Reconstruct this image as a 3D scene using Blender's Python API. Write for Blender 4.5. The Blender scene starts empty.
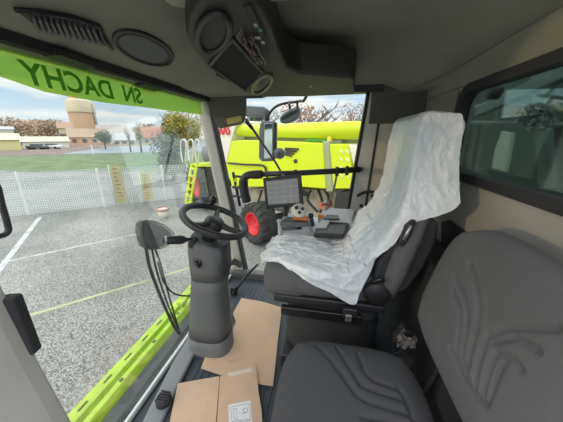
import bpy, bmesh, math, random
from mathutils import Vector, Matrix, noise
random.seed(7)
PI = math.pi
R = math.radians
S = bpy.context.scene
C = S.collection

# ------------------------------------------------------------------ camera
CAM = Vector((0, 0, 1.26)); YAW = R(10.7); PITCH = R(17.0); FPX = 245.0
cd = bpy.data.cameras.new('camera'); cam = bpy.data.objects.new('camera', cd); C.objects.link(cam)
cam.location = CAM; cam.rotation_euler = (PI/2 - PITCH, 0, YAW)
cd.sensor_width = 36; cd.lens = 36*FPX/563; cd.clip_start = .02; cd.clip_end = 3000
S.camera = cam
S.view_settings.view_transform = 'Standard'; S.view_settings.look = 'None'
S.view_settings.gamma = 1; S.view_settings.exposure = 0.45
try: S.view_settings.use_curve_mapping = False
except Exception: pass
S.cycles.max_bounces = 10; S.cycles.diffuse_bounces = 6; S.cycles.transparent_max_bounces = 16

# ------------------------------------------------------------------ sky and sun
w = bpy.data.worlds.new('sky'); S.world = w; w.use_nodes = True
nt = w.node_tree; nt.nodes.clear()
def N(t, ty, **k):
    n = t.nodes.new(ty)
    for a, b in k.items():
        if a in n.inputs.keys() if isinstance(a, str) else False: n.inputs[a].default_value = b
        else: setattr(n, a, b)
    return n
L = nt.links.new
out = N(nt, 'ShaderNodeOutputWorld'); bg = N(nt, 'ShaderNodeBackground'); L(bg.outputs[0], out.inputs[0])
tc = N(nt, 'ShaderNodeTexCoord'); sep = N(nt, 'ShaderNodeSeparateXYZ'); L(tc.outputs['Generated'], sep.inputs[0])
rp = N(nt, 'ShaderNodeValToRGB'); L(sep.outputs['Z'], rp.inputs[0])
el = rp.color_ramp.elements
el[0].position = 0.0; el[0].color = (.66, .66, .62, 1)
el[1].position = 1.0; el[1].color = (.78, .86, .98, 1)
e = el.new(.05); e.color = (.52, .62, .68, 1)
e = el.new(.18); e.color = (.30, .47, .66, 1)
e = el.new(.45); e.color = (.82, .88, .95, 1)
mp = N(nt, 'ShaderNodeMapping'); mp.inputs['Scale'].default_value = (1.6, 1.6, 15); L(tc.outputs['Generated'], mp.inputs[0])
no = N(nt, 'ShaderNodeTexNoise'); no.inputs['Scale'].default_value = 2.6; no.inputs['Detail'].default_value = 5; L(mp.outputs[0], no.inputs[0])
cr = N(nt, 'ShaderNodeValToRGB'); cr.color_ramp.elements[0].position = .42; cr.color_ramp.elements[1].position = .66; L(no.outputs[0], cr.inputs[0])
mx = N(nt, 'ShaderNodeMixRGB'); L(cr.outputs[0], mx.inputs[0]); L(rp.outputs[0], mx.inputs[1]); mx.inputs[2].default_value = (.80, .775, .73, 1)
L(mx.outputs[0], bg.inputs[0]); mr_ = N(nt, 'ShaderNodeMapRange'); mr_.interpolation_type = 'SMOOTHSTEP'; L(sep.outputs['Z'], mr_.inputs['Value'])
mr_.inputs['From Min'].default_value = .17; mr_.inputs['From Max'].default_value = .6; mr_.inputs['To Min'].default_value = 1.0; mr_.inputs['To Max'].default_value = 2.1
L(mr_.outputs[0], bg.inputs[1])      # sky above the view made brighter to lift the cab interior
sd = bpy.data.lights.new('sun', 'SUN'); sun = bpy.data.objects.new('sun', sd); C.objects.link(sun)
sd.energy = .5; sd.color = (1, .72, .42); sd.angle = R(2.5)
sun.rotation_euler = Vector((.80, .58, -.115)).to_track_quat('-Z', 'Y').to_euler(); sun.location = (-20, -15, 12)

# ------------------------------------------------------------------ measuring helpers (photo pixel -> point at a chosen real depth)
FW = Vector((-math.sin(YAW)*math.cos(PITCH), math.cos(YAW)*math.cos(PITCH), -math.sin(PITCH)))
RT = Vector((math.cos(YAW), math.sin(YAW), 0)); UP = RT.cross(FW)
def ray(px, py): return FW*FPX + RT*(px-281.5) + UP*(211-py)
def aX(px, py, X): d = ray(px, py); return CAM + d*(X/d.x)
def aY(px, py, Y): d = ray(px, py); return CAM + d*(Y/d.y)
def aZ(px, py, Z): d = ray(px, py); return CAM + d*((Z-CAM.z)/d.z)
def aP(px, py, p0, n): d = ray(px, py); return CAM + d*((p0-CAM).dot(n)/d.dot(n))
GZ = -2.04

# ------------------------------------------------------------------ materials
MATS = {}
def mat(name, col, rough=.6, metal=0, var=0, vscale=8, bump=0, bscale=80, spec=.5, col2=None, detail=4, coat=0):
    if name in MATS: return MATS[name]
    m = bpy.data.materials.new(name); m.use_nodes = True; t = m.node_tree; b = t.nodes['Principled BSDF']
    b.inputs['Base Color'].default_value = (*col, 1); b.inputs['Roughness'].default_value = rough
    b.inputs['Metallic'].default_value = metal; b.inputs['Specular IOR Level'].default_value = spec
    if coat: b.inputs['Coat Weight'].default_value = coat; b.inputs['Coat Roughness'].default_value = .15
    tc = t.nodes.new('ShaderNodeTexCoord')
    if var or col2:
        n = t.nodes.new('ShaderNodeTexNoise'); n.inputs['Scale'].default_value = vscale; n.inputs['Detail'].default_value = detail
        t.links.new(tc.outputs['Object'], n.inputs[0])
        r = t.nodes.new('ShaderNodeValToRGB'); r.color_ramp.elements[0].position = .36; r.color_ramp.elements[1].position = .66
        c2 = col2 if col2 else tuple(min(1, c*(1+var)) for c in col); c1 = col if col2 else tuple(c*(1-var) for c in col)
        r.color_ramp.elements[0].color = (*c1, 1); r.color_ramp.elements[1].color = (*c2, 1)
        t.links.new(n.outputs[0], r.inputs[0]); t.links.new(r.outputs[0], b.inputs['Base Color'])
    if bump:
        n = t.nodes.new('ShaderNodeTexNoise'); n.inputs['Scale'].default_value = bscale; n.inputs['Detail'].default_value = 3
        t.links.new(tc.outputs['Object'], n.inputs[0])
        bp = t.nodes.new('ShaderNodeBump'); bp.inputs['Strength'].default_value = bump; bp.inputs['Distance'].default_value = .01
        t.links.new(n.outputs[0], bp.inputs['Height']); t.links.new(bp.outputs[0], b.inputs['Normal'])
    MATS[name] = m; return m
def glassmat(name, tint, refl=.06, rough=0.0):
    m = bpy.data.materials.new(name); m.use_nodes = True; t = m.node_tree; t.nodes.clear()
    o = t.nodes.new('ShaderNodeOutputMaterial'); tr = t.nodes.new('ShaderNodeBsdfTransparent'); tr.inputs[0].default_value = (*tint, 1)
    g = t.nodes.new('ShaderNodeBsdfGlossy'); g.inputs['Roughness'].default_value = rough; g.inputs[0].default_value = (1, 1, 1, 1)
    lw = t.nodes.new('ShaderNodeFresnel'); lw.inputs[0].default_value = 1.45
    mm = t.nodes.new('ShaderNodeMath'); mm.operation = 'MULTIPLY'; mm.inputs[1].default_value = refl/.04; mm.use_clamp = True
    t.links.new(lw.outputs[0], mm.inputs[0])
    mi = t.nodes.new('ShaderNodeMixShader'); t.links.new(mm.outputs[0], mi.inputs[0]); t.links.new(tr.outputs[0], mi.inputs[1]); t.links.new(g.outputs[0], mi.inputs[2])
    t.links.new(mi.outputs[0], o.inputs[0]); MATS[name] = m; return m
def filmmat(name, tint, diff, fac):      # translucent film: part see-through, part diffuse/translucent
    m = bpy.data.materials.new(name); m.use_nodes = True; t = m.node_tree; t.nodes.clear()
    o = t.nodes.new('ShaderNodeOutputMaterial'); tr = t.nodes.new('ShaderNodeBsdfTransparent'); tr.inputs[0].default_value = (*tint, 1)
    tl = t.nodes.new('ShaderNodeBsdfTranslucent'); tl.inputs[0].default_value = (*diff, 1)
    df = t.nodes.new('ShaderNodeBsdfPrincipled'); df.inputs['Base Color'].default_value = (*diff, 1); df.inputs['Roughness'].default_value = .35
    a = t.nodes.new('ShaderNodeMixShader'); a.inputs[0].default_value = .45 if fac < .9 else .12; t.links.new(df.outputs[0], a.inputs[1]); t.links.new(tl.outputs[0], a.inputs[2])
    b = t.nodes.new('ShaderNodeMixShader'); b.inputs[0].default_value = fac; t.links.new(tr.outputs[0], b.inputs[1]); t.links.new(a.outputs[0], b.inputs[2])
    t.links.new(b.outputs[0], o.inputs[0]); MATS[name] = m; return m
def asphaltmat():
    m = mat('asphalt', (.3, .3, .3), .95); t = m.node_tree; b = t.nodes['Principled BSDF']; tc = t.nodes.new('ShaderNodeTexCoord')
    def nz(sc, det):
        n = t.nodes.new('ShaderNodeTexNoise'); n.inputs['Scale'].default_value = sc; n.inputs['Detail'].default_value = det; t.links.new(tc.outputs['Object'], n.inputs[0]); return n
    f = nz(42, 6); g = nz(.35, 5)
    r = t.nodes.new('ShaderNodeValToRGB'); r.color_ramp.elements[0].position = .38; r.color_ramp.elements[1].position = .62
    r.color_ramp.elements[0].color = (.10, .10, .095, 1); r.color_ramp.elements[1].color = (.44, .425, .40, 1); t.links.new(f.outputs[0], r.inputs[0])
    r2 = t.nodes.new('ShaderNodeValToRGB'); r2.color_ramp.elements[0].position = .36; r2.color_ramp.elements[1].position = .6
    r2.color_ramp.elements[0].color = (.70, .72, .68, 1); r2.color_ramp.elements[1].color = (1.05, 1.03, 1.0, 1); t.links.new(g.outputs[0], r2.inputs[0])
    mu = t.nodes.new('ShaderNodeMixRGB'); mu.blend_type = 'MULTIPLY'; mu.inputs[0].default_value = 1
    t.links.new(r.outputs[0], mu.inputs[1]); t.links.new(r2.outputs[0], mu.inputs[2]); t.links.new(mu.outputs[0], b.inputs['Base Color'])
    return m
asphalt = asphaltmat()
liner = mat('roof liner', (.25, .245, .195), .9, var=.06, vscale=6, bump=.25, bscale=350)
sunlitw = mat('sunlit beige panel', (.66, .60, .50), .6)
wallm = mat('beige panel', (.40, .385, .34), .6, var=.05, vscale=3)
pillarm = mat('pillar grey', (.50, .48, .44), .5, var=.04, vscale=5)
trimdark = mat('dark olive trim', (.10, .10, .085), .7)
blk = mat('black plastic', (.022, .022, .024), .45, bump=.1, bscale=300)
blk2 = mat('black rubber', (.03, .03, .032), .8)
gloss = mat('gloss black', (.015, .015, .016), .2)
colgrey = mat('charcoal plastic', (.105, .108, .11), .55, bump=.12, bscale=400)
consgrey = mat('console grey', (.52, .53, .53), .5)
consdark = mat('console dark grey', (.13, .135, .14), .55)
fab = mat('seat fabric', (.118, .118, .122), .95, var=.04, vscale=200, bump=.5, bscale=500)
fabd = mat('seat fabric dark', (.068, .068, .073), .95, var=.04, vscale=200, bump=.5, bscale=500)
lime = mat('lime paint', (.66, .78, .006), .35)
limeb = mat('lime beam paint', (.46, .66, .035), .45, var=.12, vscale=14)
redm = mat('red rim paint', (.75, .02, .035), .4)
cream = mat('cream paint', (.78, .72, .62), .5)
tyre = mat('tyre rubber', (.045, .045, .042), .9, var=.3, vscale=6)
cardb = mat('cardboard', (.60, .41, .275), .85, var=.07, vscale=5, bump=.15, bscale=40)
matrub = mat('floor mat rubber', (.042, .052, .062), .6)
white = mat('white paint', (.75, .75, .72), .6)
worn_white = mat('worn white paint', (.34, .34, .33), .9, col2=(.55, .55, .53), vscale=4)
worn_yel = mat('worn yellow paint', (.30, .29, .20), .9, col2=(.42, .40, .24), vscale=3)
steel = mat('steel', (.45, .45, .45), .35, metal=.8)
glass_front = glassmat('windscreen glass', (.98, 1.0, .99), .008)
glass_side = glassmat('side glass', (.98, 1.0, .99), .006)
glass_rear = glassmat('tinted rear glass', (.55, .64, .60), .02, .02)

# ------------------------------------------------------------------ mesh helpers
class MB:
    def __init__(s): s.v = []; s.f = []; s.sm = []
    def add(s, vs, fs, sm=False):
        o = len(s.v); s.v += [Vector(v) for v in vs]; s.f += [tuple(i+o for i in f) for f in fs]; s.sm += [sm]*len(fs); return s
    def box(s, c, d, rot=None):
        c = Vector(c); h = [x/2 for x in d]
        vs = [Vector((a*h[0], b*h[1], e*h[2])) for a in (-1, 1) for b in (-1, 1) for e in (-1, 1)]
        if rot is not None: vs = [rot @ v for v in vs]
        return s.add([c+v for v in vs], [(0,1,3,2),(4,6,7,5),(0,4,5,1),(2,3,7,6),(0,2,6,4),(1,5,7,3)])
    def bar(s, a, b, w, h, up=(0,0,1)):
        a, b = Vector(a), Vector(b); x = (b-a).normalized(); y = Vector(up).cross(x)
        if y.length < 1e-4: y = Vector((0,1,0)).cross(x)
        y.normalize(); z = x.cross(y); m = Matrix((x, y, z)).transposed()
        return s.box((a+b)/2, ((b-a).length, w, h), m)
    def prism(s, poly, ext, flip=False):
        n = len(poly); ext = Vector(ext); p = [Vector(q) for q in poly]
        nn = Vector((0,0,0))
        for i in range(n): nn += p[i].cross(p[(i+1)%n])
        if nn.dot(ext) > 0: p = p[::-1]
        vs = p + [q+ext for q in p]
        fs = [tuple(range(n)), tuple(range(2*n-1, n-1, -1))] + [(i, i+n, (i+1)%n+n, (i+1)%n) for i in range(n)]
        return s.add(vs, fs)
    def tube(s, path, r, seg=12, cap=True, closed=False):
        P = [Vector(p) for p in path]; n = len(P); rr = r if isinstance(r, (list, tuple)) else [r]*n
        vs = []; ref = None
        for i in range(n):
            if closed: t = P[(i+1)%n]-P[i-1]
            else: t = P[min(i+1, n-1)]-P[max(i-1, 0)]
            t.normalize()
            if ref is None:
                ref = Vector((0,0,1)) if abs(t.z) < .9 else Vector((1,0,0))
                ref = (ref - t*ref.dot(t)).normalized()
            else: ref = (ref - t*ref.dot(t)).normalized()
            b = t.cross(ref)
            for k in range(seg):
                a = 2*PI*k/seg; vs.append(P[i] + (ref*math.cos(a)+b*math.sin(a))*rr[i])
        fs = []
        for i in range(n if closed else n-1):
            j = (i+1) % n
            for k in range(seg): fs.append((i*seg+k, i*seg+(k+1)%seg, j*seg+(k+1)%seg, j*seg+k))
        o = len(s.v); s.add(vs, fs, True)
        if cap and not closed:
            s.f += [tuple(o+k for k in range(seg))[::-1], tuple(o+(n-1)*seg+k for k in range(seg))]; s.sm += [False]*2
        return s
    def lathe(s, prof, c, axis=(0,0,1), seg=32):      # prof: (radius, height)
        ax = Vector(axis).normalized(); ref = Vector((1,0,0)) if abs(ax.x) < .9 else Vector((0,1,0))
        u = (ref-ax*ref.dot(ax)).normalized(); v = ax.cross(u); c = Vector(c); vs = []
        for r, h in prof:
            for k in range(seg):
                a = 2*PI*k/seg; vs.append(c+ax*h+(u*math.cos(a)+v*math.sin(a))*max(r, 1e-4))
        fs = [(i*seg+k, i*seg+(k+1)%seg, (i+1)*seg+(k+1)%seg, (i+1)*seg+k) for i in range(len(prof)-1) for k in range(seg)]
        return s.add(vs, fs, True)
    def grid(s, P, sm=True):      # P[i][j]
        n, m = len(P), len(P[0]); vs = [p for r in P for p in r]
        return s.add(vs, [(i*m+j, i*m+j+1, (i+1)*m+j+1, (i+1)*m+j) for i in range(n-1) for j in range(m-1)], sm)
    def build(s, name, m, parent=None, bevel=0, seg=2, smooth=None, solid=0, sub=0, offset=0):
        me = bpy.data.meshes.new(name); me.from_pydata([tuple(v) for v in s.v], [], s.f); me.materials.append(m)
        sm = s.sm if smooth is None else [smooth]*len(s.f)
        me.polygons.foreach_set('use_smooth', sm)
        bm = bmesh.new(); bm.from_mesh(me); bmesh.ops.recalc_face_normals(bm, faces=bm.faces) if not solid else None; bm.to_mesh(me); bm.free()
        me.update()
        o = bpy.data.objects.new(name, me); C.objects.link(o)
        if solid: md = o.modifiers.new('solid', 'SOLIDIFY'); md.thickness = solid; md.offset = offset
        if sub: md = o.modifiers.new('sub', 'SUBSURF'); md.levels = sub; md.render_levels = sub
        if bevel:
            md = o.modifiers.new('bevel', 'BEVEL'); md.width = bevel; md.segments = seg; md.limit_method = 'ANGLE'; md.angle_limit = R(35)
            if smooth is None: me.polygons.foreach_set('use_smooth', [True]*len(s.f)); 
            wn = o.modifiers.new('wn', 'WEIGHTED_NORMAL'); wn.keep_sharp = True
        if parent is not None:
            o.parent = parent; o.matrix_parent_inverse = parent.matrix_basis.inverted()
        return o
def tag(o, label=None, cat=None, group=None, kind=None):
    if label: o['label'] = label
    if cat: o['category'] = cat
    if group: o['group'] = group
    if kind: o['kind'] = kind
    return o
def empty(name, loc, label, cat, group=None):
    o = bpy.data.objects.new(name, None); C.objects.link(o); o.location = loc; o.empty_display_size = .1
    return tag(o, label, cat, group)
def struct(o): o['kind'] = 'structure'; return o
def smoothpath(pts, k=8):
    P = [Vector(p) for p in pts]; out = []
    for i in range(len(P)-1):
        a, b, c, d = P[max(i-1,0)], P[i], P[i+1], P[min(i+2, len(P)-1)]
        for j in range(k):
            t = j/k; out.append(.5*((2*b)+(c-a)*t+(2*a-5*b+4*c-d)*t*t+(3*b-a-3*c+d)*t**3))
    out.append(P[-1]); return out
def text_mb(txt, size, origin, ux, uy, mirror=False, ext=.002, align='CENTER'):
    cu = bpy.data.curves.new('t', 'FONT'); cu.body = txt; cu.size = size; cu.align_x = align; cu.align_y = 'CENTER'; cu.extrude = ext; cu.offset = size*.02
    o = bpy.data.objects.new('t', cu); C.objects.link(o)
    dg = bpy.context.evaluated_depsgraph_get(); me = bpy.data.meshes.new_from_object(o.evaluated_get(dg))
    ux = Vector(ux).normalized(); uy = Vector(uy).normalized(); uz = ux.cross(uy); mb = MB()
    vs = [Vector(origin)+ux*v.co.x+uy*v.co.y+uz*v.co.z for v in me.vertices]
    mb.add(vs, [tuple(p.vertices) for p in me.polygons])
    bpy.data.objects.remove(o); bpy.data.curves.remove(cu); bpy.data.meshes.remove(me)
    return mb
def pad(origin, ux, uy, uz, W, H, T, grooves=(), n=72, gw=.008, gd=.012, shape=None, pw=5, back=.5, round_=.32):
    """upholstered pad: outline a rounded rectangle W x H in (ux, uy), bulging T towards uz; grooves are polylines in metres"""
    ux, uy, uz, O = [Vector(a) for a in (ux, uy, uz, origin)]
    segs = []
    for g in grooves:
        for a, b in zip(g[:-1], g[1:]): segs.append((a, b))
    def gdist(x, y):
        d = 9
        for (ax, ay), (bx, by) in segs:
            dx, dy = bx-ax, by-ay; t = max(0, min(1, ((x-ax)*dx+(y-ay)*dy)/(dx*dx+dy*dy+1e-9)))
            d = min(d, math.hypot(x-ax-dx*t, y-ay-dy*t))
        return d
    mb = MB()
    for side in (1, -1):
        P = []
        for i in range(n+1):
            row = []
            for j in range(n+1):
                u = -1+2*i/n; v = -1+2*j/n
                u = math.sin(u*PI/2)*.35+u*.65; v = math.sin(v*PI/2)*.35+v*.65
                rho = max(abs(u), abs(v))
                # squircle mapping
                k = round_; uu = u*(1-k*v**4*abs(u)**2*.45); vv = v*(1-k*u**4*abs(v)**2*.45)
                x = uu*W/2; y = vv*H/2
                if shape: x, y = shape(x, y, u, v)
                pr = (max(0, 1-rho**pw))**.5
                h = (T if side > 0 else T*back)*pr
                if side > 0 and segs and rho < .97: h -= gd*math.exp(-(gdist(x, y)/gw)**2)
                row.append(O+ux*x+uy*y+uz*(h*side))
            P.append(row)
        if side < 0: P = P[::-1]
        mb.grid(P)
    return mb
def weld(o, d=.0005):
    bm = bmesh.new(); bm.from_mesh(o.data); bmesh.ops.remove_doubles(bm, verts=bm.verts, dist=d); bmesh.ops.recalc_face_normals(bm, faces=bm.faces); bm.to_mesh(o.data); bm.free(); return o

# ================================================================== OUTSIDE GROUND
g = MB().box((-10, 100, GZ-.1), (520, 420, .2)).build('ground', asphalt); struct(g)
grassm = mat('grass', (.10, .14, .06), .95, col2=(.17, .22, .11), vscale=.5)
soilm = mat('brown soil', (.17, .125, .10), .95, col2=(.24, .18, .15), vscale=.3)
reflm = mat('pale reflection grey', (.24, .27, .29), .95, col2=(.30, .33, .35), vscale=.4)
def gpoly(name, pts, m, z=.01, th=.04):
    P = [aZ(x, y, GZ+z) for x, y in pts]; return MB().prism(P, (0, 0, -th)).build(name, m)
tag(gpoly('grass_verge', [(-40, 168), (-30, 156), (60, 154), (210, 150), (215, 176), (110, 170), (40, 172)], grassm, .02), 'green grass verge behind the mesh fence, its right part standing in for a windscreen reflection', 'grass', kind='stuff')  # right part imitates the green band of a windscreen reflection
tag(gpoly('bare_soil', [(-60, 156), (-60, 144.5), (70, 144.5), (110, 147), (60, 155)], soilm, .05), 'brown bare soil strip beyond the grass verge', 'soil', kind='stuff')
struct(gpoly('reflection_wedge', [(60, 154), (110, 147), (175, 143.5), (230, 143), (225, 151)], reflm, .07))  # pale wedge put in for a grey-blue windscreen reflection
# painted lines on the asphalt
def gline(a, b, wd, m, label):
    A, B = aZ(*a, GZ), aZ(*b, GZ); d = (B-A).normalized(); s = Vector((-d.y, d.x, 0))*wd/2
    return tag(MB().prism([A+s, B+s, B-s, A-s], (0, 0, .006)).build('painted_line', m), label, 'road marking', 'painted lines on the asphalt')
gline((40, 217), (-6, 277), .15, worn_white, 'wide white painted parking line running towards the fence')
gline((5, 262), (142, 233), .07, worn_white, 'thin white painted line crossing the asphalt from the wide white one')
gline((8, 322), (190, 268), .10, worn_yel, 'yellowish painted line crossing the asphalt nearest the cab')

# ------------------------------------------------------------------ fence
fencem = mat('white fence wire', (.62, .68, .66), .6)
P1, P2, P3 = aZ(29, 215, GZ), aZ(108, 206, GZ), aZ(166, 200, GZ)
fd = (P3-P1).normalized(); sp = (P3-P1).length/2
fence = empty('mesh_fence', P1, 'pale wire mesh fence with slim white posts along the car park edge', 'fence')
for i in range(-3, 8):
    p = P1+fd*sp*i
    if i == 2: p = P3.copy()
    MB().box(p+Vector((0, 0, .94)), (.06, .06, 1.88)).build('post', white if i != 0 else white, fence)
    if i < 7:
        mb = MB(); nw = int(sp/.075)
        for k in range(1, nw): mb.bar(p+fd*sp*k/nw+Vector((0, 0, .04)), p+fd*sp*k/nw+Vector((0, 0, 1.82)), .014, .014)
        for k in range(18): z = .05+k*.104; mb.bar(p+Vector((0, 0, z)), p+fd*sp+Vector((0, 0, z)), .012, .014)
        mb.build('wire_panel', fencem, fence)
# faint sheets in front of the fence, standing in for windscreen reflections
fn = Vector((fd.y, -fd.x, 0)); off = fn*.12
ghostm = filmmat('ghost yellow film', (.9, .9, .75), (.72, .68, .45), .45)
ghostred = filmmat('ghost red ink', (.9, .75, .65), (.65, .35, .25), .4)
def banner(px0, px1, py0, py1, label, pole=False):  # sheet, lettering and pole together stand in for a windscreen reflection
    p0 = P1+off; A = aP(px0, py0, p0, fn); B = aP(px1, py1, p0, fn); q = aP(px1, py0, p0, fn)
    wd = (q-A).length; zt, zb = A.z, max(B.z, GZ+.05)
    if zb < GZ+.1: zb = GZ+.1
    e = empty('banner', (A.x, A.y, GZ), label, 'banner', 'windscreen reflection ghosts at the fence')
    MB().prism([Vector((A.x, A.y, zb)), Vector((A.x, A.y, zt)), Vector((A.x, A.y, zt))+fd*wd, Vector((A.x, A.y, zb))+fd*wd], fn*.01).build('sheet', ghostm, e)
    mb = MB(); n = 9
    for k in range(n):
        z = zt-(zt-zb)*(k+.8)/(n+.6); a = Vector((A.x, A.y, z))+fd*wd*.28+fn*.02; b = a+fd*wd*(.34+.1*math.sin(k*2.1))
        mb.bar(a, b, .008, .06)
    mb.build('lettering', ghostred, e)
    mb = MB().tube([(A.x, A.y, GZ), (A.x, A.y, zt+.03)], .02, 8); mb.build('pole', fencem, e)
banner(108, 121, 166, 203, 'tall faint yellow sheet with red lettering standing in for a windscreen reflection, the left of the two at the fence')
banner(139, 149, 173, 201, 'smaller faint yellow sheet with red lettering standing in for a windscreen reflection, the right of the two')
q = aZ(164, 218, GZ)
bk = empty('pot_ghost', q, 'small cream pot with a red band standing in for a windscreen reflection near the fence', 'pot')  # solid shape in place of a cone-like ghost reflected in the windscreen
MB().lathe([(.001, 0), (.16, 0), (.22, .40), (.20, .40), (.18, .36), (.001, .36)], q, seg=20).build('pot_ghost_body', cream, bk)
MB().lathe([(.225, .33), (.25, .34), (.25, .44), (.225, .44)], q, seg=20).build('band', mat('ghost red', (.55, .25, .2), .8), bk)

# ------------------------------------------------------------------ far background
def far_pt(px, dist, z=GZ):      # horizontal distance along the view
    d = ray(px, 136); d.z = 0; d.normalize(); return Vector((d.x*dist, d.y*dist, z))
def far_h(py, dist, px=281.5):
    d = ray(px, py); return CAM.z + d.z*dist/math.hypot(d.x, d.y)
# silo
sc = far_pt(87, 190); u = Vector((RT.x, RT.y, 0)).normalized(); h_top = far_h(102.5, 190, 86)
brickm = mat('orange silo brick', (.78, .50, .30), .9); silom = mat('cream silo render', (.62, .53, .37), .9)
silo = empty('grain_silo', sc, 'tall round cream and orange grain silo on the skyline', 'silo')
rs = 6.6
MB().lathe([(rs, 0), (rs, 6), (rs*.97, (far_h(113, 190, 86)-GZ))], sc, seg=40).build('lower_drum', mat('silo pale orange', (.60, .41, .25), .9), silo)
zz = far_h(113, 190, 86)-GZ
MB().lathe([(rs*1.03, zz), (rs*1.03, h_top-GZ), (rs*.8, h_top-GZ+1.2), (.01, h_top-GZ+1.6)], sc, seg=40).build('upper_drum', silom, silo)
MB().box(sc+Vector((0, 0, h_top-GZ+2.4))-u*3.4, (3.2, 3.2, 4)).build('lift_housing', brickm, silo)
MB().tube([sc+u*(rs+1.0), sc+u*(rs+.4)+Vector((0, 0, h_top-GZ-1)), sc+u*2+Vector((0, 0, h_top-GZ+1.8))], .5, 8).build('grain_pipe', mat('grey metal', (.45, .45, .43), .6), silo)
# sheds and houses
roofred = mat('red tile roof', (.40, .19, .12), .9, var=.1, vscale=.4); roofgrey = mat('grey roof', (.42, .42, .42), .8); creamw = mat('cream render', (.56, .49, .34), .9)
whitew = mat('white render', (.60, .58, .52), .9); yelw = mat('yellow sheeting', (.66, .60, .30), .8); winm = mat('dark window', (.12, .13, .14), .3)
def house(px0, px1, dist, eave, ridge, wm, rm, label, name='house', wins=3, dep=8, group='buildings on the skyline'):
    A, B = far_pt(px0, dist), far_pt(px1, dist); ax = (B-A).normalized(); dv = Vector((-ax.y, ax.x, 0)); 
    if dv.dot(A) < 0: dv = -dv
    ze, zr = far_h(eave, dist, px0)-GZ, far_h(ridge, dist, px0)-GZ
    e = empty(name, A, label, 'building', group)
    MB().prism([A, B, B+Vector((0,0,ze)), A+Vector((0,0,ze))], dv*dep).build('wall', wm, e)
    v = lambda p, z: p+Vector((0,0,z))
    o1 = A-ax*.4-dv*.4; o2 = B+ax*.4-dv*.4
    MB().prism([v(o1, ze-.1), v(o1+dv*(dep/2+.4), zr), v(o1+dv*(dep+.8), ze-.1)], ax*((o2-o1).length)).build('roof', rm, e)
    Ln = (B-A).length
    for k in range(wins):
        c = A+ax*Ln*(k+.5)/wins - dv*.06
        MB().box(v(c, ze*.55), (1.3, .1, min(1.3, ze*.4)), Matrix.Rotation(math.atan2(ax.y, ax.x), 3, 'Z')).build('window', winm, e)
house(-14, 18, 88, 139.5, 133, yelw, mat('pale yellow roof', (.58, .56, .38), .8), 'low pale yellow shed with a lit gable at the left edge', 'shed', 0)
house(20, 67, 100, 141.5, 136.5, mat('grey white wall', (.70, .68, .60), .8), mat('ribbed cream roof', (.56, .52, .38), .8), 'long low shed with a cream ribbed roof', 'shed', 0)
house(0, 15, 130, 129, 126, whitew, roofgrey, 'small white house with grey roof above the yellow shed')
house(60, 74, 135, 128, 121.5, creamw, mat('brown roof', (.4, .26, .18), .9), 'cream house with a brown roof left of the silo')
house(68, 108, 120, 137, 128, mat('brick wall', (.62, .38, .25), .9), mat('weathered tiles', (.42, .31, .23), .9), 'brick building with weathered tiles in front of the silo', wins=4)
house(98, 128, 140, 133, 124.5, whitew, mat('pale roof', (.46, .41, .36), .9), 'white house with a pale roof right of the silo')
house(112, 134, 105, 140, 133, creamw, roofgrey, 'cream cottage with grey roof behind the small tree')
house(142, 172, 112, 138, 127, creamw, roofred, 'cream house with a red tiled roof beside the autumn tree', wins=4)
# trees
def foliage(c, rx, rz, n, leaf, seed, lumps=7):
    rnd = random.Random(seed); mb = MB(); cs = []
    for k in range(lumps):
        a = rnd.uniform(0, 2*PI); cs.append((Vector((math.cos(a)*rx*.5*rnd.random(), math.sin(a)*rx*.5*rnd.random(), rnd.uniform(-.5, .55)*rz)), rnd.uniform(.45, .7)))
    for _ in range(n):
        lc, s = rnd.choice(cs); d = Vector((rnd.gauss(0,1), rnd.gauss(0,1), rnd.gauss(0,1))).normalized()*(rnd.random()**.4)
        p = Vector(c)+lc+Vector((d.x*rx*s, d.y*rx*s, d.z*rz*s))
        a = Vector((rnd.uniform(-1,1), rnd.uniform(-1,1), rnd.uniform(-1,1))).normalized(); b = a.orthogonal().normalized(); b = Matrix.Rotation(rnd.uniform(0, PI), 3, a) @ b
        l = leaf*rnd.uniform(.6, 1.3)
        mb.add([p-a*l, p+b*l*.6, p+a*l, p-b*l*.6], [(0,1,2,3)])
    return mb
def tree(px, dist, top, wid, m, label, seed, leafs=900, name='tree', bare=False, cy=.62, base=GZ):
    p = far_pt(px, dist, base); H = far_h(top, dist, px)-base; wr = wid*dist/256/2
    e = empty(name, p, label, 'tree', 'trees beyond the fence')
    MB().tube([p, p+Vector((.1, 0, H*.45)), p+Vector((0, .1, H*.8))], [H*.035, H*.022, H*.008], 7).build('trunk', barkm, e)
    rnd = random.Random(seed); br = MB()
    for k in range(16 if bare else 6):
        a = rnd.uniform(0, 2*PI); z0 = H*rnd.uniform(.3, .65); r = wr*rnd.uniform(.6, .95)
        q0 = p+Vector((0,0,z0)); q1 = q0+Vector((math.cos(a)*r*.5, math.sin(a)*r*.5, H*.16)); q2 = q0+Vector((math.cos(a)*r, math.sin(a)*r, H*rnd.uniform(.2, .34)))
        br.tube([q0, q1, q2], [H*.012, H*.008, H*.003], 5)
        if bare:
            for j in range(5):
                b = rnd.uniform(0, 2*PI); q3 = q1.lerp(q2, rnd.random()); br.tube([q3, q3+Vector((math.cos(b)*r*.3, math.sin(b)*r*.3, H*.12))], [H*.005, H*.002], 4)
    br.build('branches', barkm, e)
    foliage(p+Vector((0,0,H*cy)), wr, H*(1-cy)*1.0, leafs, wr*(.05 if bare else .05 if dist < 30 else .09 if dist < 100 else .055), seed).build('foliage', m, e)
barkm = mat('bark', (.16, .12, .09), .9)
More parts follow.
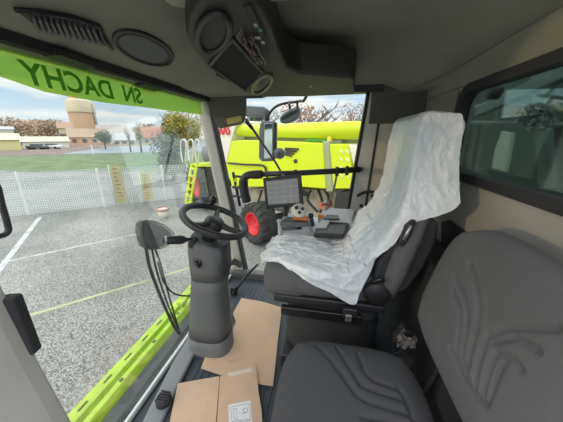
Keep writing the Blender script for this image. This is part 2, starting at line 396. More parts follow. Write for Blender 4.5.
autumn = mat('autumn leaves', (.50, .40, .08), .8, col2=(.26, .28, .06), vscale=.8); russet = mat('russet leaves', (.50, .36, .25), .9, col2=(.40, .31, .22), vscale=.4)
dgreen = mat('dark green leaves', (.07, .10, .04), .8, col2=(.14, .17, .07), vscale=.6); conif = mat('yellow green conifer', (.22, .25, .06), .8); twig = mat('brown twigs', (.42, .26, .18), .9); ggrey = mat('grey green leaves', (.13, .16, .11), .9, col2=(.20, .23, .17), vscale=1.5)
tree(180, 24, 108, 40, autumn, 'yellow green autumn tree rising beside the right pillar of the windscreen', 3, 9000, cy=.62)
tree(168, 21, 133, 34, ggrey, 'grey green shrub in front of the autumn tree', 5, 5000, 'shrub', cy=.5)
tree(139, 60, 121, 9, conif, 'small yellow green conifer in front of the pale houses', 8, 700, 'conifer', cy=.5)
tree(128, 62, 127, 6, conif, 'thin bent conifer left of the small yellow green one', 18, 300, 'conifer', cy=.5)
tree(103, 80, 130, 16, dgreen, 'dark round bush tree below the silo', 11, 900)
for k, (px, dd, tp, wd) in enumerate([(20, 150, 119, 30), (42, 178, 120, 34), (55, 206, 119, 26), (4, 180, 118, 26), (-16, 150, 118, 30), (112, 170, 124, 26), (150, 160, 124, 34), (75, 236, 124, 30)]):
    pos = ['behind the long shed', 'in the middle of the left tree line', 'nearest the cream house by the silo', 'above the white house', 'at the far left edge', 'right of the silo', 'behind the red roofed house', 'at the foot of the silo'][k]
    tree(px, dd, tp, wd, russet, 'russet autumn tree '+pos, 30+k, 1500, cy=.5)
tree(308, 30, 103, 60, twig, 'bare reddish tree above the machine tube, beside the round mirror', 51, 900, 'bare_tree', True, .66)
tree(352, 32, 104, 40, twig, 'bare reddish tree at the right end of the side window', 52, 700, 'bare_tree', True, .66)
tree(262, 34, 108, 40, twig, 'bare reddish tree behind the tall mirror', 53, 600, 'bare_tree', True, .66)
for k, px in enumerate((240, 275, 310, 345, 380)):
    tree(px, 45, 131, 44, dgreen, 'dark green hedge tree seen through the machine gap, %s' % ['at its left end', 'under the tall mirror', 'in the middle', 'right of the middle', 'at its right end'][k], 60+k, 900, 'hedge_tree', cy=.45)
# lamp post
lp = aZ(95, 160, GZ); tag(MB().tube([lp, lp+Vector((-.1, 0, 2.1))], .05, 8).build('marker_pole', white), 'slim white pole standing behind the fence below the silo', 'pole')
for k, (px, py, m_) in enumerate([(52, 149, white), (38, 149.5, winm)]):
    p = aZ(px, py, GZ); e = empty('parked_car', p, ['small white car parked by the long shed', 'small dark car parked left of the white one'][k], 'car', 'cars by the long shed')
    rt = Matrix.Rotation(YAW+.2, 3, 'Z')
    MB().box(p+Vector((0,0,.65)), (4.2, 1.8, .7), rt).build('body', m_, e, bevel=.2)
    MB().box(p+Vector((0,0,1.2)), (2.2, 1.6, .55), rt).build('cabin', winm, e, bevel=.2)
    for sx in (-1.3, 1.3): MB().lathe([(.01, -.95), (.33, -.95), (.33, .95), (.01, .95)], p+rt @ Vector((sx, 0, .33)), rt @ Vector((0,1,0)), 14).build('wheel', blk2, e)

# ================================================================== SECOND HARVESTER
F0 = Vector((-2.15, 7.35, GZ)); HD = Vector((.765, -.644, 0)).normalized()      # rearwards along its side
HN = Vector((HD.y, -HD.x, 0));                                                     # outward, to our cab
if HN.dot(-F0) < 0: HN = -HN
IN = -HN
hv = empty('harvester', F0, 'lime green combine harvester with red wheel rims parked beside the cab', 'combine harvester')
def hp(px, py, off=0): return aP(px, py, F0+HN*off, HN)
def hprism(name, pts, m, off=0, th=2.4, bevel=.03, parent=hv): return MB().prism([hp(x, y, off) for x, y in pts], IN*th).build(name, m, parent, bevel=bevel)
hprism('side_panel', [(231, 141), (243, 140), (322, 143), (325.5, 189), (300, 187), (232, 187), (226, 165)], lime)
hprism('rear_panel', [(329, 144), (347, 144), (354, 187), (349, 189), (333, 189)], lime, 0, 2.4)
hprism('rear_corner', [(347.5, 144), (362, 147), (362, 170), (353, 166)], cream, -.05, 2.2)
hprism('frame_post', [(322, 141), (329, 141), (333, 192), (325.5, 192)], mat('olive grey frame', (.36, .38, .22), .6), -.04, 2.2)
hprism('cream_panel', [(201, 119), (236, 122), (231, 141), (226, 164), (219, 172), (208, 152)], cream, .02, 2.2)
hprism('tank_deck', [(236, 136), (362, 137.5), (362, 145), (236, 141.5)], mat('tank deck grey', (.22, .23, .20), .8), -.5, 1.7)  # deck under the tube in one even grey
hprism('lower_frame', [(232, 188), (345, 190), (338, 215), (300, 218), (250, 203)], mat('underframe', (.42, .39, .32), .7, var=.3, vscale=3), -.7, 1.2)
hprism('straw_hood', [(336, 192), (368, 190), (366, 214), (332, 216)], blk, -.05, 1.8)
hprism('green_flap', [(305, 138), (325, 138), (325, 142), (305, 142)], mat('mid green', (.16, .50, .14), .5), -.3, .3)
hprism('orange_marker', [(326.5, 136.5), (330.5, 136.5), (330.5, 143), (326.5, 143)], mat('amber', (.85, .62, .10), .4), -.1, .1)
hprism('lower_trim', [(212, 163), (222, 164), (226, 178), (217, 172)], lime, .05, .1)
# vent slits and lock on the side panel
mb = MB()
for k in range(4): mb.bar(hp(285, 148.5+k*2.0, .02), hp(298.5-k*2.3, 149.3+k*2.2, .02), .02, .045)
mb.build('vent_slits', blk, hv)
MB().lathe([(.001, 0), (.05, 0), (.05, .04), (.001, .04)], hp(296, 161, 0), HN, 16).build('panel_lock', blk, hv)
mb = MB(); mb.tube(smoothpath([hp(228, 163, .04), hp(244, 164.5, .05), hp(262, 165.5, .05), hp(266, 171, .05), hp(267, 178, .05)]), .03, 8); mb.build('hose', blk2, hv)
# lettering
A = hp(208, 131.5, .04); t = text_mb('CLAAS', .47, hp(220.5, 130.5, .05), HD, (0, 0, 1), ext=.01); t.build('lettering', mat('red letters', (.72, .03, .04), .5), hv)
# unloading tube
ta, tb = hp(236, 130.5, -.25), hp(372, 130.5, -.25)
MB().tube([ta, ta+(tb-ta)*.5, tb], [.19, .185, .18], 28).build('unloading_tube', lime, hv)
# decals
mb = MB()
for k in range(4):
    for j in range(2): mb.bar(hp(340+j*6, 150+k*8, .02), hp(343+j*6, 153+k*8, .02), .015, .03)
mb.build('warning_decals', mat('pale decal', (.85, .85, .55), .5), hv)
# wheels
def wheel(c, r, wdt, rim, lugs, label):
    ax = HN; body = MB()
    prof = [(rim, -wdt*.42), (r*.80, -wdt*.52), (r*.93, -wdt*.5), (r*.965, -wdt*.36), (r*.965, wdt*.36), (r*.93, wdt*.5), (r*.80, wdt*.52), (rim, wdt*.42)]
    body.lathe(prof, c, ax, 40)
    u = HD; v = Vector((0,0,1))
    for k in range(lugs):
        a = 2*PI*k/lugs
        for s in (1, -1):
            a2 = a+(PI/lugs if s < 0 else 0); da = .16
            p0 = c+ax*(s*wdt*.02)+(u*math.cos(a2+da)+v*math.sin(a2+da))*r*.965
            p1 = c+ax*(s*wdt*.50)+(u*math.cos(a2)+v*math.sin(a2))*r*.955
            p2 = c+ax*(s*wdt*.53)+(u*math.cos(a2-.02)+v*math.sin(a2-.02))*r*.84
            nrm = (u*math.cos(a2)+v*math.sin(a2))
            body.bar(p0, p1, r*.075, r*.075, nrm); body.bar(p1, p2, r*.07, r*.05, ax)
    o = body.build('tyre', tyre, hv)
    rm = MB(); rm.lathe([(.001, wdt*.08), (rim*.25, wdt*.08), (rim*.30, wdt*.22), (rim*.42, wdt*.20), (rim*.5, wdt*.05), (rim*.85, wdt*.14), (rim*.9, wdt*.40), (rim*1.04, wdt*.46), (rim*1.04, -wdt*.4), (rim*.8, -wdt*.3), (.001, -wdt*.3)], c, ax, 36)
    w_ = rm.build('wheel_rim', redm, hv)
    nb = MB()
    for k in range(8): a = 2*PI*k/8; nb.lathe([(.001, .03), (.018, .03), (.018, 0)], c+ax*wdt*.14+(u*math.cos(a)+v*math.sin(a))*rim*.62, ax, 8)
    ob = nb.build('wheel_nuts', steel, w_)
    o['label'] = label
rc = aP(259, 227, F0+HN*.12, HN); rc.z = GZ+.66
wheel(rc, .66, .60, .36, 18, 'small rear tyre')
fc = aP(203, 189, F0-HN*.1, HN); fc.z = GZ+1.05
wheel(fc, 1.05, .8, .46, 20, 'large front tyre')
MB().bar(fc-HN*.3, fc-HN*2.2, .3, .3).build('front_axle', blk, hv); MB().bar(rc-HN*.3, rc-HN*2.6, .2, .22).build('rear_axle', blk, hv)
# ladder, railing and cab end
lt, lb = hp(194, 165, .5), hp(188, 205, .7)
mb = MB()
for s in (-.28, .28): mb.bar(lt+HD*s, lb+HD*s, .06, .13)
for k in range(6): p = lt.lerp(lb, (k+.5)/6); mb.bar(p-HD*.28, p+HD*.28, .18, .05)
mb.build('ladder', lime, hv)
mb = MB()
for (x0, x1) in ((181, 186), (188, 193), (195, 199)):
    mb.tube(smoothpath([hp(x0+2, 163, .3), hp(x0, 152, .3), hp(x0, 142, .3), hp((x0+x1)/2, 139.5, .3), hp(x1, 142, .3), hp(x1, 152, .3), hp(x1-1, 163, .3)], 4), .03, 6)
mb.build('railing', white, hv)
hprism('front_platform', [(191, 163), (215, 163), (216, 167), (192, 167)], lime, .3, 1.4)
MB().lathe([(.001, 0), (.30, .03), (.30, .12), (.001, .14)], hp(208, 154, .25), HN, 24).build('round_mirror', mat('grey mirror back', (.2, .21, .2), .6), hv)
# hoses beneath
mb = MB(); rnd = random.Random(4)
for k in range(10):
    x = 262+k*7; mb.tube(smoothpath([hp(x, 190, -.4), hp(x+rnd.uniform(-6, 6), 200, -.3), hp(x+rnd.uniform(-8, 8), 212, -.4)], 4), .035, 6)
mb.build('hydraulic_hoses', blk2, hv)
hprism('red_coupling', [(318, 203), (327, 201), (328, 208), (319, 210)], mat('dull red', (.5, .12, .08), .6), -.2, .2)

# ================================================================== CAB STRUCTURE
YR, YL, XR = 1.95, .34, .62
xw = lambda z: -.82-.18*(z-.02)/1.49            # windscreen x at height z
fl = MB().box((-.10, 1.15, -.03), (1.46, 1.64, .06)).build('floor', matrub, bevel=.004); struct(fl)
# ceiling as one moulded liner
def sstep(a, b, x): t = max(0, min(1, (x-a)/(b-a))); return t*t*(3-2*t)
def ceil_z(x, y):
    z = 1.735
    z -= .195*(1-sstep(-.92, -.36, x))**1.0
    z -= .135*sstep(.30, .66, x)**1.2
    z -= .165*sstep(1.45, 1.97, y)
    return z
P = []
for i in range(61):
    x = -.90+i*(1.54/60); P.append([Vector((x, .25+j*(1.72/60), max(1.535, ceil_z(x, .25+j*(1.72/60))))) for j in range(61)])
struct(MB().grid(P).build('ceiling', liner, solid=.03, offset=-1))
# make sure it thickens upward: outer roof slab
struct(MB().box((-.18, 1.12, 1.86), (1.85, 1.85, .08)).build('roof', mat('roof outer', (.5, .5, .5), .5), bevel=.03))
# header strip over the windscreen, dark groove
struct(MB().prism([(-1.03, .25, 1.515), (-.905, .25, 1.522), (-.905, .25, 1.60), (-1.03, .25, 1.60)], (0, 1.72, 0)).build('trim_1', liner, bevel=.008))
struct(MB().prism([(-.918, .25, 1.508), (-.895, .25, 1.512), (-.885, .25, 1.60), (-.918, .25, 1.60)], (0, 1.70, 0)).build('trim_2', mat('groove black', (.02, .02, .02), .9)))
# windscreen
def wpt(y, z, o=0): return Vector((xw(z)-o, y, z))
ws = MB().prism([wpt(.3, .0), wpt(1.93, .0), wpt(1.93, 1.53), wpt(.3, 1.53)], (-.006, 0, 0)).build('window_1', glass_front); struct(ws)
struct(MB().bar((-.838, .30, .012), (-.838, 1.90, .012), .018, .03).build('trim_3', white, bevel=.006))          # white seal
struct(MB().box((-.872, 1.10, .0), (.03, 1.66, .03)).build('trim_4', blk2))
struct(MB().prism([(-.885, .2, -.02), (-1.003, .2, -.05), (-1.003, .2, -.12), (-.885, .2, -.10)], (0, 1.85, 0)).build('ledge', mat('dark ledge', (.06, .065, .06), .7)))
# sun strip on the glass
ss = MB(); zt, zb = 1.505, 1.41
pts = []
ycs = [.3+1.6*k/24 for k in range(25)]
def zstrip(y):
    K = [(.2, 1.45), (.6, 1.438), (.8, 1.405), (1.0, 1.401), (1.3, 1.408), (1.8, 1.418), (2, 1.42)]
    for (a, za), (b, zb_) in zip(K[:-1], K[1:]):
        if y <= b: t = (y-a)/(b-a); t = t*t*(3-2*t); return za+(zb_-za)*t
P = [[wpt(y, zstrip(y), -.004) for y in ycs], [wpt(y, zt+.02, -.004) for y in ycs]]
stripm = filmmat('lime film', (.72, .90, .40), (.46, .66, .16), .5)
st = ss.grid(P, False).build('sun_strip', stripm, solid=.001); tag(st, 'lime green translucent sun strip along the top of the windscreen', 'sun strip')
# its lettering reads from outside
def wn_(y, z, o): return Vector((xw(z)-o, y, z))
upv = (wn_(0, 1.5, 0)-wn_(0, 1.4, 0)).normalized()
t = text_mb('SN  DACHY', .102, Vector((xw(1.46)+.006, .985, 1.455)), (0, -1, 0), upv, ext=.0008)
t.build('lettering', filmmat('green letters', (.50, .76, .25), (.20, .40, .09), .55), st)
# right A pillar
apt, apb = Vector((-1.000, 1.915, 1.56)), Vector((-.770, 1.93, -.02))
mb = MB(); mb.prism([apt+Vector((-.045, 0, 0)), apt+Vector((.05, 0, 0)), apb+Vector((.055, 0, 0)), apb+Vector((-.035, 0, 0))], (0, .09, 0)); o = mb.build('pillar_front_right', pillarm, bevel=.015, seg=3); struct(o)
mb = MB(); mb.prism([apt+Vector((.05, .01, 0)), apt+Vector((.060, .01, 0)), apb+Vector((.068, .01, 0)), apb+Vector((.055, .01, 0))], (0, .07, 0)); struct(mb.build('trim_5', blk2))
MBb = MB(); MBb.prism([apt+Vector((-.062, .03, 0)), apt+Vector((-.045, .03, 0)), apb+Vector((-.035, .03, 0)), apb+Vector((-.05, .03, 0))], (0, .05, 0)); struct(MBb.build('trim_6', pillarm))
# left A pillar near the camera
q1, q2, q3 = aX(-2, 250, -.875), aX(39, 357, -.835), aX(78, 428, -.80)
yl = .45
LPz = [(-.885, 1.50), (-.872, .93), (-.84, .60), (-.795, .30), (-.77, 0.0)]
mb = MB(); pp = []
for (x, z), yy in zip(LPz, (.36, .435, .44, .445, .45)):
    pp.append([Vector((x-.03, yy-.03, z)), Vector((x-.015, yy, z)), Vector((x+.012, yy-.012, z)), Vector((x+.02, yy-.05, z)), Vector((x+.02, yy-.22, z)), Vector((x-.03, yy-.24, z))])
for r_ in pp: r_.append(r_[0].copy())
mb.grid(pp); struct(weld(mb.build('pillar_front_left', pillarm, smooth=False, bevel=.006)))
# black pad on it
pa, pb = aY(9, 296, .43), aY(31, 352, .43)
mb = MB(); mb.bar(pa, pb, .034, .045, up=(1, .3, 0)); tag(mb.build('hinge_pad', blk2, bevel=.008, seg=3), 'black rubber pad on the near grey door pillar', 'rubber pad')
# rear wall with window opening
wy0, wy1, wz0, wz1 = .25, 1.435, 1.075, 1.475
mb = MB(); X0 = XR
mb.box((X0+.03, 1.12, wz0/2-.0), (.06, 1.72, wz0))
mb.box((X0+.03, 1.12, (wz1+1.75)/2), (.06, 1.72, 1.75-wz1)); mb.box((X0+.03, (wy1+1.98)/2, (wz0+wz1)/2), (.06, 1.98-wy1, wz1-wz0))
wr = mb.build('wall_rear', wallm); struct(wr)
mb = MB(); mb.box((X0-.006, 1.12, (wz1+.012+1.75)/2), (.014, 1.70, 1.75-wz1-.012)); struct(mb.build('trim_7', liner)); mb = MB(); mb.box((X0-.002, 1.70, 1.34), (.014, .46, .28)); struct(mb.build('trim_16', liner))
# gasket with rounded corner
def rrect(y0, y1, z0, z1, r, x, n=6):
    out = []
    for (cy, cz, a0) in ((y1-r, z1-r, 0), (y0+r, z1-r, 90), (y0+r, z0+r, 180), (y1-r, z0+r, 270)):
        for k in range(n+1): a = R(a0+90*k/n); out.append(Vector((x, cy+r*math.cos(a), cz+r*math.sin(a))))
    return out
gk = MB(); o_ = rrect(wy0-.02, wy1+.015, wz0-.015, wz1+.015, .09, X0-.016); i_ = rrect(wy0, wy1-.022, wz0+.024, wz1-.022, .075, X0-.016)
n = len(o_); d = Vector((.05, 0, 0))
gk.add(o_+i_+[p+d for p in o_]+[p+d for p in i_], [(k, (k+1)%n, n+(k+1)%n, n+k) for k in range(n)]+[(n+k, n+(k+1)%n, 3*n+(k+1)%n, 3*n+k) for k in range(n)]+[(k, 2*n+k, 2*n+(k+1)%n, (k+1)%n) for k in range(n)])
gk.build('window_frame', blk2).name = 'window_3'; gko = bpy.data.objects['window_3']; struct(gko)
MB().prism([Vector((X0+.02, p.y, p.z)) for p in rrect(wy0+.003, wy1-.003, wz0+.003, wz1-.003, .07, 0)], (.005, 0, 0)).build('pane', glass_rear, gko)
# roof seam piping
struct(MB().tube(smoothpath([(.605, .6, 1.607), (.606, 1.0, 1.600), (.60, 1.35, 1.588), (.56, 1.62, 1.563), (.46, 1.80, 1.535), (.34, 1.89, 1.518)]), .0035, 8).build('trim_17', mat('seam', (.16, .16, .13), .8)))
# right side behind the window
XB = .225
def rsx(px, py): return aY(px, py, 1.90)
B1t, B1b = Vector((.215, 1.88, 1.55)), Vector((.10, 1.88, .2))
mb = MB(); mb.prism([(.255, 1.90, 1.60), (.339, 1.90, 1.60), (.262, 1.90, .0), (.12, 1.90, .0)], (0, .08, 0)); struct(mb.build('pillar_rear_right', mat('sunlit pillar grey', (.66, .63, .57), .5), bevel=.012))  # grey lifted above the front pillars to stand in for low sunlight
mb = MB(); mb.prism([(.344, 1.905, 1.60), (.64, 1.905, 1.60), (.64, 1.905, .0), (.267, 1.905, .0)], (0, .07, 0)); struct(mb.build('wall_right', sunlitw))  # beige lifted above the rear wall's, sunlight put into the colour
mb = MB(); mb.prism([(.336, 1.898, 1.60), (.347, 1.898, 1.60), (.270, 1.898, .0), (.259, 1.898, .0)], (0, .07, 0)); struct(mb.build('trim_8', blk2))
mb = MB(); mb.prism([(.238, 1.897, 1.60), (.256, 1.897, 1.60), (.121, 1.897, .0), (.103, 1.897, .0)], (0, .07, 0)); struct(mb.build('trim_9', blk2))
z1_ = aY(380, 123.5, 1.885).z
mb = MB(); mb.prism([(.262, 1.888, z1_), (.262, 1.888, 1.60), (.61, 1.888, 1.60), (.61, 1.888, z1_)], (0, .02, 0)); struct(mb.build('trim_10', trimdark, bevel=.004))
# header over the side window
struct(MB().box((-.32, 1.92, 1.575), (1.30, .10, .065)).build('trim_11', blk, bevel=.006))
struct(MB().box((-.33, 1.925, .02), (1.0, .08, .08)).build('trim_12', colgrey, bevel=.01))
# side window glass
struct(MB().prism([(-.93, 1.955, 1.56), (-.71, 1.955, .03), (.12, 1.955, .03), (.25, 1.955, 1.56)], (0, .006, 0)).build('window_2', glass_side))
# dark corner panel with the yellow sticker
cp = [aY(x, y, 1.86) for x, y in ((205, 99.5), (245.5, 98), (245.5, 112), (243.5, 122), (239, 124.5), (219, 128.5), (214, 119))]
vs_ = empty('corner_visor', cp[5], 'dark olive corner visor panel beside the right pillar with a yellow sticker', 'visor')
MB().prism(cp, (0, .03, 0)).build('panel', trimdark, vs_, bevel=.005)
MB().prism([aY(x, y, 1.858) for x, y in ((226.5, 118.5), (241, 115.5), (242, 121.5), (227.5, 124.5))], (0, .002, 0)).build('sticker', mat('yellow sticker', (.50, .42, .16), .7), vs_)
# lime beam outside under the windscreen
lb_ = empty('front_beam', (-1.1, 1.0, -.04), 'lime green perforated steel beam running below the windscreen', 'beam')
MB().prism([(-1.005, -.2, -.085), (-1.045, -.2, -.03), (-1.075, -.2, -.03), (-1.08, -.2, -.055), (-1.095, -.2, -.055), (-1.10, -.2, -.02), (-1.165, -.2, -.02), (-1.165, -.2, -.14), (-1.01, -.2, -.14)], (0, 2.2, 0)).build('rail', limeb, lb_, bevel=.005)
mb = MB()
for k in range(13): y = .1+k*.145; mb.box((-1.13, y, -.0185), (.008, .05, .004)); 
for k in range(7): mb.box((-1.06, .3+k*.27, -.0285), (.014, .02, .004))
mb.build('slots', blk, lb_)
bq = aX(181, 304, -1.10)
bk_ = MB(); bk_.box(bq+Vector((0, 0, -.03)), (.05, .05, .14)); bk_.box(bq+Vector((.02, 0, .03)), (.05, .07, .03)); bk_.build('bracket', limeb, lb_, bevel=.008)
# grey sill beside the white seal and column foot fairing
sl = [aZ(x, y, .03) for x, y in ((197, 318), (203, 338), (196, 350), (178, 385), (160, 425), (148, 440), (132, 440), (150, 405), (172, 362), (186, 340))]
struct(MB().prism(sl, (0, 0, -.03)).build('trim_13', mat('mid grey sill', (.22, .225, .23), .6), bevel=.012))
# floor ribs mat under the cardboard
fm = empty('floor_mat', (-.2, 1.0, .0), 'dark blue grey ribbed rubber floor mat', 'floor mat')
MB().box((-.28, 1.08, .004), (.80, 1.40, .008)).build('sheet', matrub, fm, bevel=.003)
mb = MB()
for k in range(22): mb.box((-.66+k*.036, 1.08, .0095), (.014, 1.34, .004))
mb.build('ribs', matrub, fm)

# ================================================================== HEADLINER FITTINGS
nrmf = Vector((.37, 0, -.93)).normalized()     # face of the sloping front panel
def onc(px, py, dz=.0):     # a point on the ceiling under a given pixel
    d = ray(px, py); t = .0
    lo, hi = .3/d.length, 3.0/d.length
    for _ in range(60):
        m_ = (lo+hi)/2; p = CAM+d*m_
        if p.z > max(1.535, ceil_z(p.x, p.y))-dz: hi = m_
        else: lo = m_
    return CAM+d*lo
def surf_poly(pts, dz, th, name, m, parent=None, bevel=.003): 
    P = [onc(x, y, dz) for x, y in pts]; return MB().prism(P, (0, 0, th)).build(name, m, parent, bevel=bevel)
va = empty('ceiling_vent', onc(60, 30), 'curved black slatted air vent in the front roof panel, left of the round speaker', 'air vent')
surf_poly([(13, 9.5), (40, 11), (70, 16), (100, 26), (103, 29), (112, 49), (96, 43), (60, 35), (40, 30), (26, 19)], .006, .03, 'bezel', blk, va)
mb = MB()
for k in range(11):
    x0 = 33+k*6.0; a, b = onc(x0, 16+k*1.15, .016), onc(x0+6+k*.2, 30+k*1.35, .014); mb.bar(a, b, .006, .018)
mb.build('slats', colgrey, va)
mb = MB().tube(smoothpath([onc(x, y, .012) for x, y in ((14, 10), (40, 12.5), (75, 19), (98, 27), (101, 36), (112, 49))]), .006, 8); mb.build('rim', gloss, va)
sp_c = onc(143, 48.5, .004); cx1 = onc(112, 38, .004); sn = (onc(150, 40)-onc(136, 40)).cross(onc(143, 56)-onc(143, 42)).normalized()
if sn.z > 0: sn = -sn
spk = empty('roof_speaker', sp_c, 'round dark loudspeaker grille in the front roof panel', 'speaker')
def ell(cxp, cyp, rx, ry, rot, dz, n=28): 
    return [onc(cxp+rx*math.cos(2*PI*k/n)*math.cos(rot)-ry*math.sin(2*PI*k/n)*math.sin(rot), cyp+rx*math.cos(2*PI*k/n)*math.sin(rot)+ry*math.sin(2*PI*k/n)*math.cos(rot), dz) for k in range(n)]
MB().prism(ell(143.5, 49, 33, 14.5, .38, .008), (0, 0, .03)).build('ring', blk, spk, bevel=.004)
MB().prism(ell(143.5, 49, 26, 10.5, .38, .011), (0, 0, .02)).build('grille', colgrey, spk)
mb = MB().tube(ell(143.5, 49, 31.5, 13.4, .38, .010), .004, 8, closed=True); mb.build('rim', trimdark, spk)
v2 = MB(); pp_ = [aX(x, y, -.955) for x, y in ((43, 56), (58, 55), (97, 68.5), (84, 70))]
def onh(x, y): return aZ(x, y, 1.508)
ov = empty('demister_vent', onh(70, 62), 'long thin dark demister vent on the header strip, near the left edge', 'air vent', 'vents in the header strip')
MB().prism([onh(x, y) for x, y in ((43, 56.5), (60, 55), (96, 68), (84, 70.5))], (0, 0, .02)).build('bezel', blk, ov)
mb = MB(); [mb.bar(onh(60+k*6, 57.5+k*2)+Vector((0, 0, -.002)), onh(63+k*6, 62+k*1.7)+Vector((0, 0, -.002)), .003, .006) for k in range(5)]; mb.build('slats', colgrey, ov)
ov = empty('demister_vent', onh(147, 88), 'short dark demister vent on the header strip, nearer the right pillar', 'air vent', 'vents in the header strip')
MB().prism([onh(x, y) for x, y in ((132, 86), (143, 84), (163, 90), (150, 92))], (0, 0, .02)).build('bezel', blk, ov)
mb = MB(); [mb.bar(onh(142+k*5, 85.5+k*1.4)+Vector((0, 0, -.002)), onh(145+k*5, 90+k*.8)+Vector((0, 0, -.002)), .003, .006) for k in range(3)]; mb.build('slats', colgrey, ov)

# ceiling console
def cz(y): return 1.26+.405-.092*y
def con(px, py, dz=0):
    d = ray(px, py); k = (.405+dz)/(d.z+.092*d.y); return CAM+d*k
cc = empty('overhead_console', con(235, 50, .03), 'black overhead radio console with round speaker, storage tray and switches', 'console')
oc = [(199, 4), (188, 18), (187, 36), (193, 50), (206, 66), (222, 78), (246, 93), (262, 96.5), (300, 97), (354, 95), (355, 80), (352, 78), (300, 73.5), (288, 68), (280, 54), (273, 32), (262, 8), (240, -4), (215, -4)]
def conpoly(pts, name, m, dz, th, parent=cc, bevel=.006): return MB().prism([con(x, y, dz) for x, y in pts], (0, 0, th)).build(name, m, parent, bevel=bevel)
conpoly(oc, 'housing', mat('dark console plastic', (.030, .030, .027), .5, bump=.1, bscale=300), 0, .14, bevel=.015)
conpoly([(216, 76), (214, 62), (234, 42), (262, 72), (247, 90)], 'storage_tray', mat('tray black', (.012, .012, .011), .95), -.004, .01)
mb = MB()
loop = [(209, 66), (232.5, 40), (263, 73), (246, 91)]
for a, b in zip(loop, loop[1:]+loop[:1]): mb.tube([con(*a, -.008), con(*b, -.008)], .006, 8)
mb.build('tray_rim', trimdark, cc)
conpoly([(231, 42), (243, 26), (266, 64), (261, 72)], 'card_pocket', gloss, -.004, .01)
mb = MB(); rnd = random.Random(9)
for k in range(16): x, y = 238+rnd.uniform(0, 14)+k*.6, 38+rnd.uniform(-4, 5)+k*1.4; mb.tube(smoothpath([con(x, y, -.012), con(x+rnd.uniform(1, 4), y+rnd.uniform(1, 4), -.016), con(x+rnd.uniform(2, 5), y+rnd.uniform(3, 7), -.010)], 4), .004, 6)
mb.build('crumpled_wrap', mat('grey wrap', (.09, .09, .08), .5), cc)
n = 32
def cel(cxp, cyp, rx, ry, rot, dz): return [con(cxp+rx*math.cos(2*PI*k/n)*math.cos(rot)-ry*math.sin(2*PI*k/n)*math.sin(rot), cyp+rx*math.cos(2*PI*k/n)*math.sin(rot)+ry*math.sin(2*PI*k/n)*math.cos(rot), dz) for k in range(n)]
mb = MB().tube(cel(213.5, 33, 20, 15, -1.1, -.008), .010, 10, closed=True); mb.build('speaker_ring', blk, cc)
MB().prism(cel(213.5, 33, 18.5, 13.5, -1.1, -.004), (0, 0, .01)).build('speaker_grille', mat('grille grey', (.05, .052, .044), .8), cc)
mb = MB().tube(cel(262, 85, 12, 6, -.75, -.010), .007, 8, closed=True); mb.build('lamp_ring', mat('ring grey', (.22, .24, .12), .35), cc)
MB().prism(cel(262, 85, 10.5, 4.8, -.75, -.005), (0, 0, .01)).build('lamp_lens', gloss, cc)
for k, (x, y, m_) in enumerate([(256, 25.5, steel), (260.5, 30, mat('green button', (.02, .25, .13), .4)), (258, 38, steel), (263, 42.5, steel)]):
    c_ = con(x, y, -.006); MB().box(c_, (.012 if k != 2 else .018, .02, .006)).build('button', m_, cc, bevel=.002)
mb = MB(); mb.prism([con(x, y, -.006) for x, y in ((243, 8), (251, 6), (268, 42), (271, 60), (266, 56), (256, 28))], (0, 0, .008)); mb.build('switch_panel', gloss, cc, bevel=.002)
MB().lathe([(.001, -.004), (.006, -.004), (.006, 0)], con(311, 86, -.004), (0, 0, 1), 12).build('screw', steel, cc)
# pale roof hatch edge at the top of the view
hz = 1.655
tag(MB().prism([aZ(x, y, hz) for x, y in ((160, -22), (164, 2), (172, 7.5), (182, 9.5), (225, 7), (300, 1), (310, -24))], (0, 0, .09)).build('roof_hatch', mat('pale liner', (.36, .35, .29), .8), bevel=.012, seg=3), 'pale moulded edge of the roof hatch above the console', 'roof hatch')
# small sun visor edge line at the far header
tag(MB().tube(smoothpath([aY(195, 97.5, 1.86), aY(225, 98, 1.86), aY(262, 97, 1.85)]), .008, 8).build('header_strip', trimdark), 'thin dark strip along the header above the corner visor', 'trim strip')

# ================================================================== RAIL, MONITOR, MIRRORS
rl = empty('grab_rail', aY(300, 173, 1.80), 'black horizontal grab rail across the right window', 'grab rail')
MB().tube([aY(252, 174.5, 1.80), aY(300, 173, 1.80), aY(360, 169.5, 1.80)], .021, 16).build('bar', blk, rl)
MB().tube(smoothpath([aY(256, 174.5, 1.80), aY(249, 175, 1.80), aY(244.5, 178, 1.80), aY(243.5, 184, 1.80), aY(244.5, 192, 1.80), aY(247, 202, 1.80)]), [.030]*20+[.036]*20+[.032]*1, 16).build('grip_bend', blk, rl)
MB().tube([aY(252, 174.8, 1.80), aY(262, 174.3, 1.80)], .033, 16).build('clamp', blk2, rl, bevel=.004); MB().tube([aY(297.5, 173, 1.80), aY(294, 173.2, 1.80)], .026, 16).build('clamp', blk2, rl, bevel=.004)
mb = MB()
for y in (177, 188, 197): mb.tube([aY(233, y-1, 1.86), aY(243, y, 1.81)], .010, 8)
mb.tube([aY(233, 172, 1.86), aY(240, 206, 1.86)], .012, 8); mb.build('bracket', blk, rl)
for x in (337, 347): MB().lathe([(.026, -.012), (.034, -.01), (.034, .01), (.026, .012)], aY(x, 171.5 if x < 340 else 170.7, 1.80), (1, 0, .0), 16).build('collar', blk2, rl)
mb = MB().tube([aY(360, 169.5, 1.80), aY(361, 169.5, 1.90)], .018, 12); mb.build('end_mount', blk, rl)
ys = MB()
for dx in (0, 4): ys.box(aY(235.5+dx*.5, 180+dx*1.6, 1.84), (.02, .01, .025))
tag(ys.build('yellow_tag', lime), 'small lime tag on the bracket behind the steering wheel', 'tag')
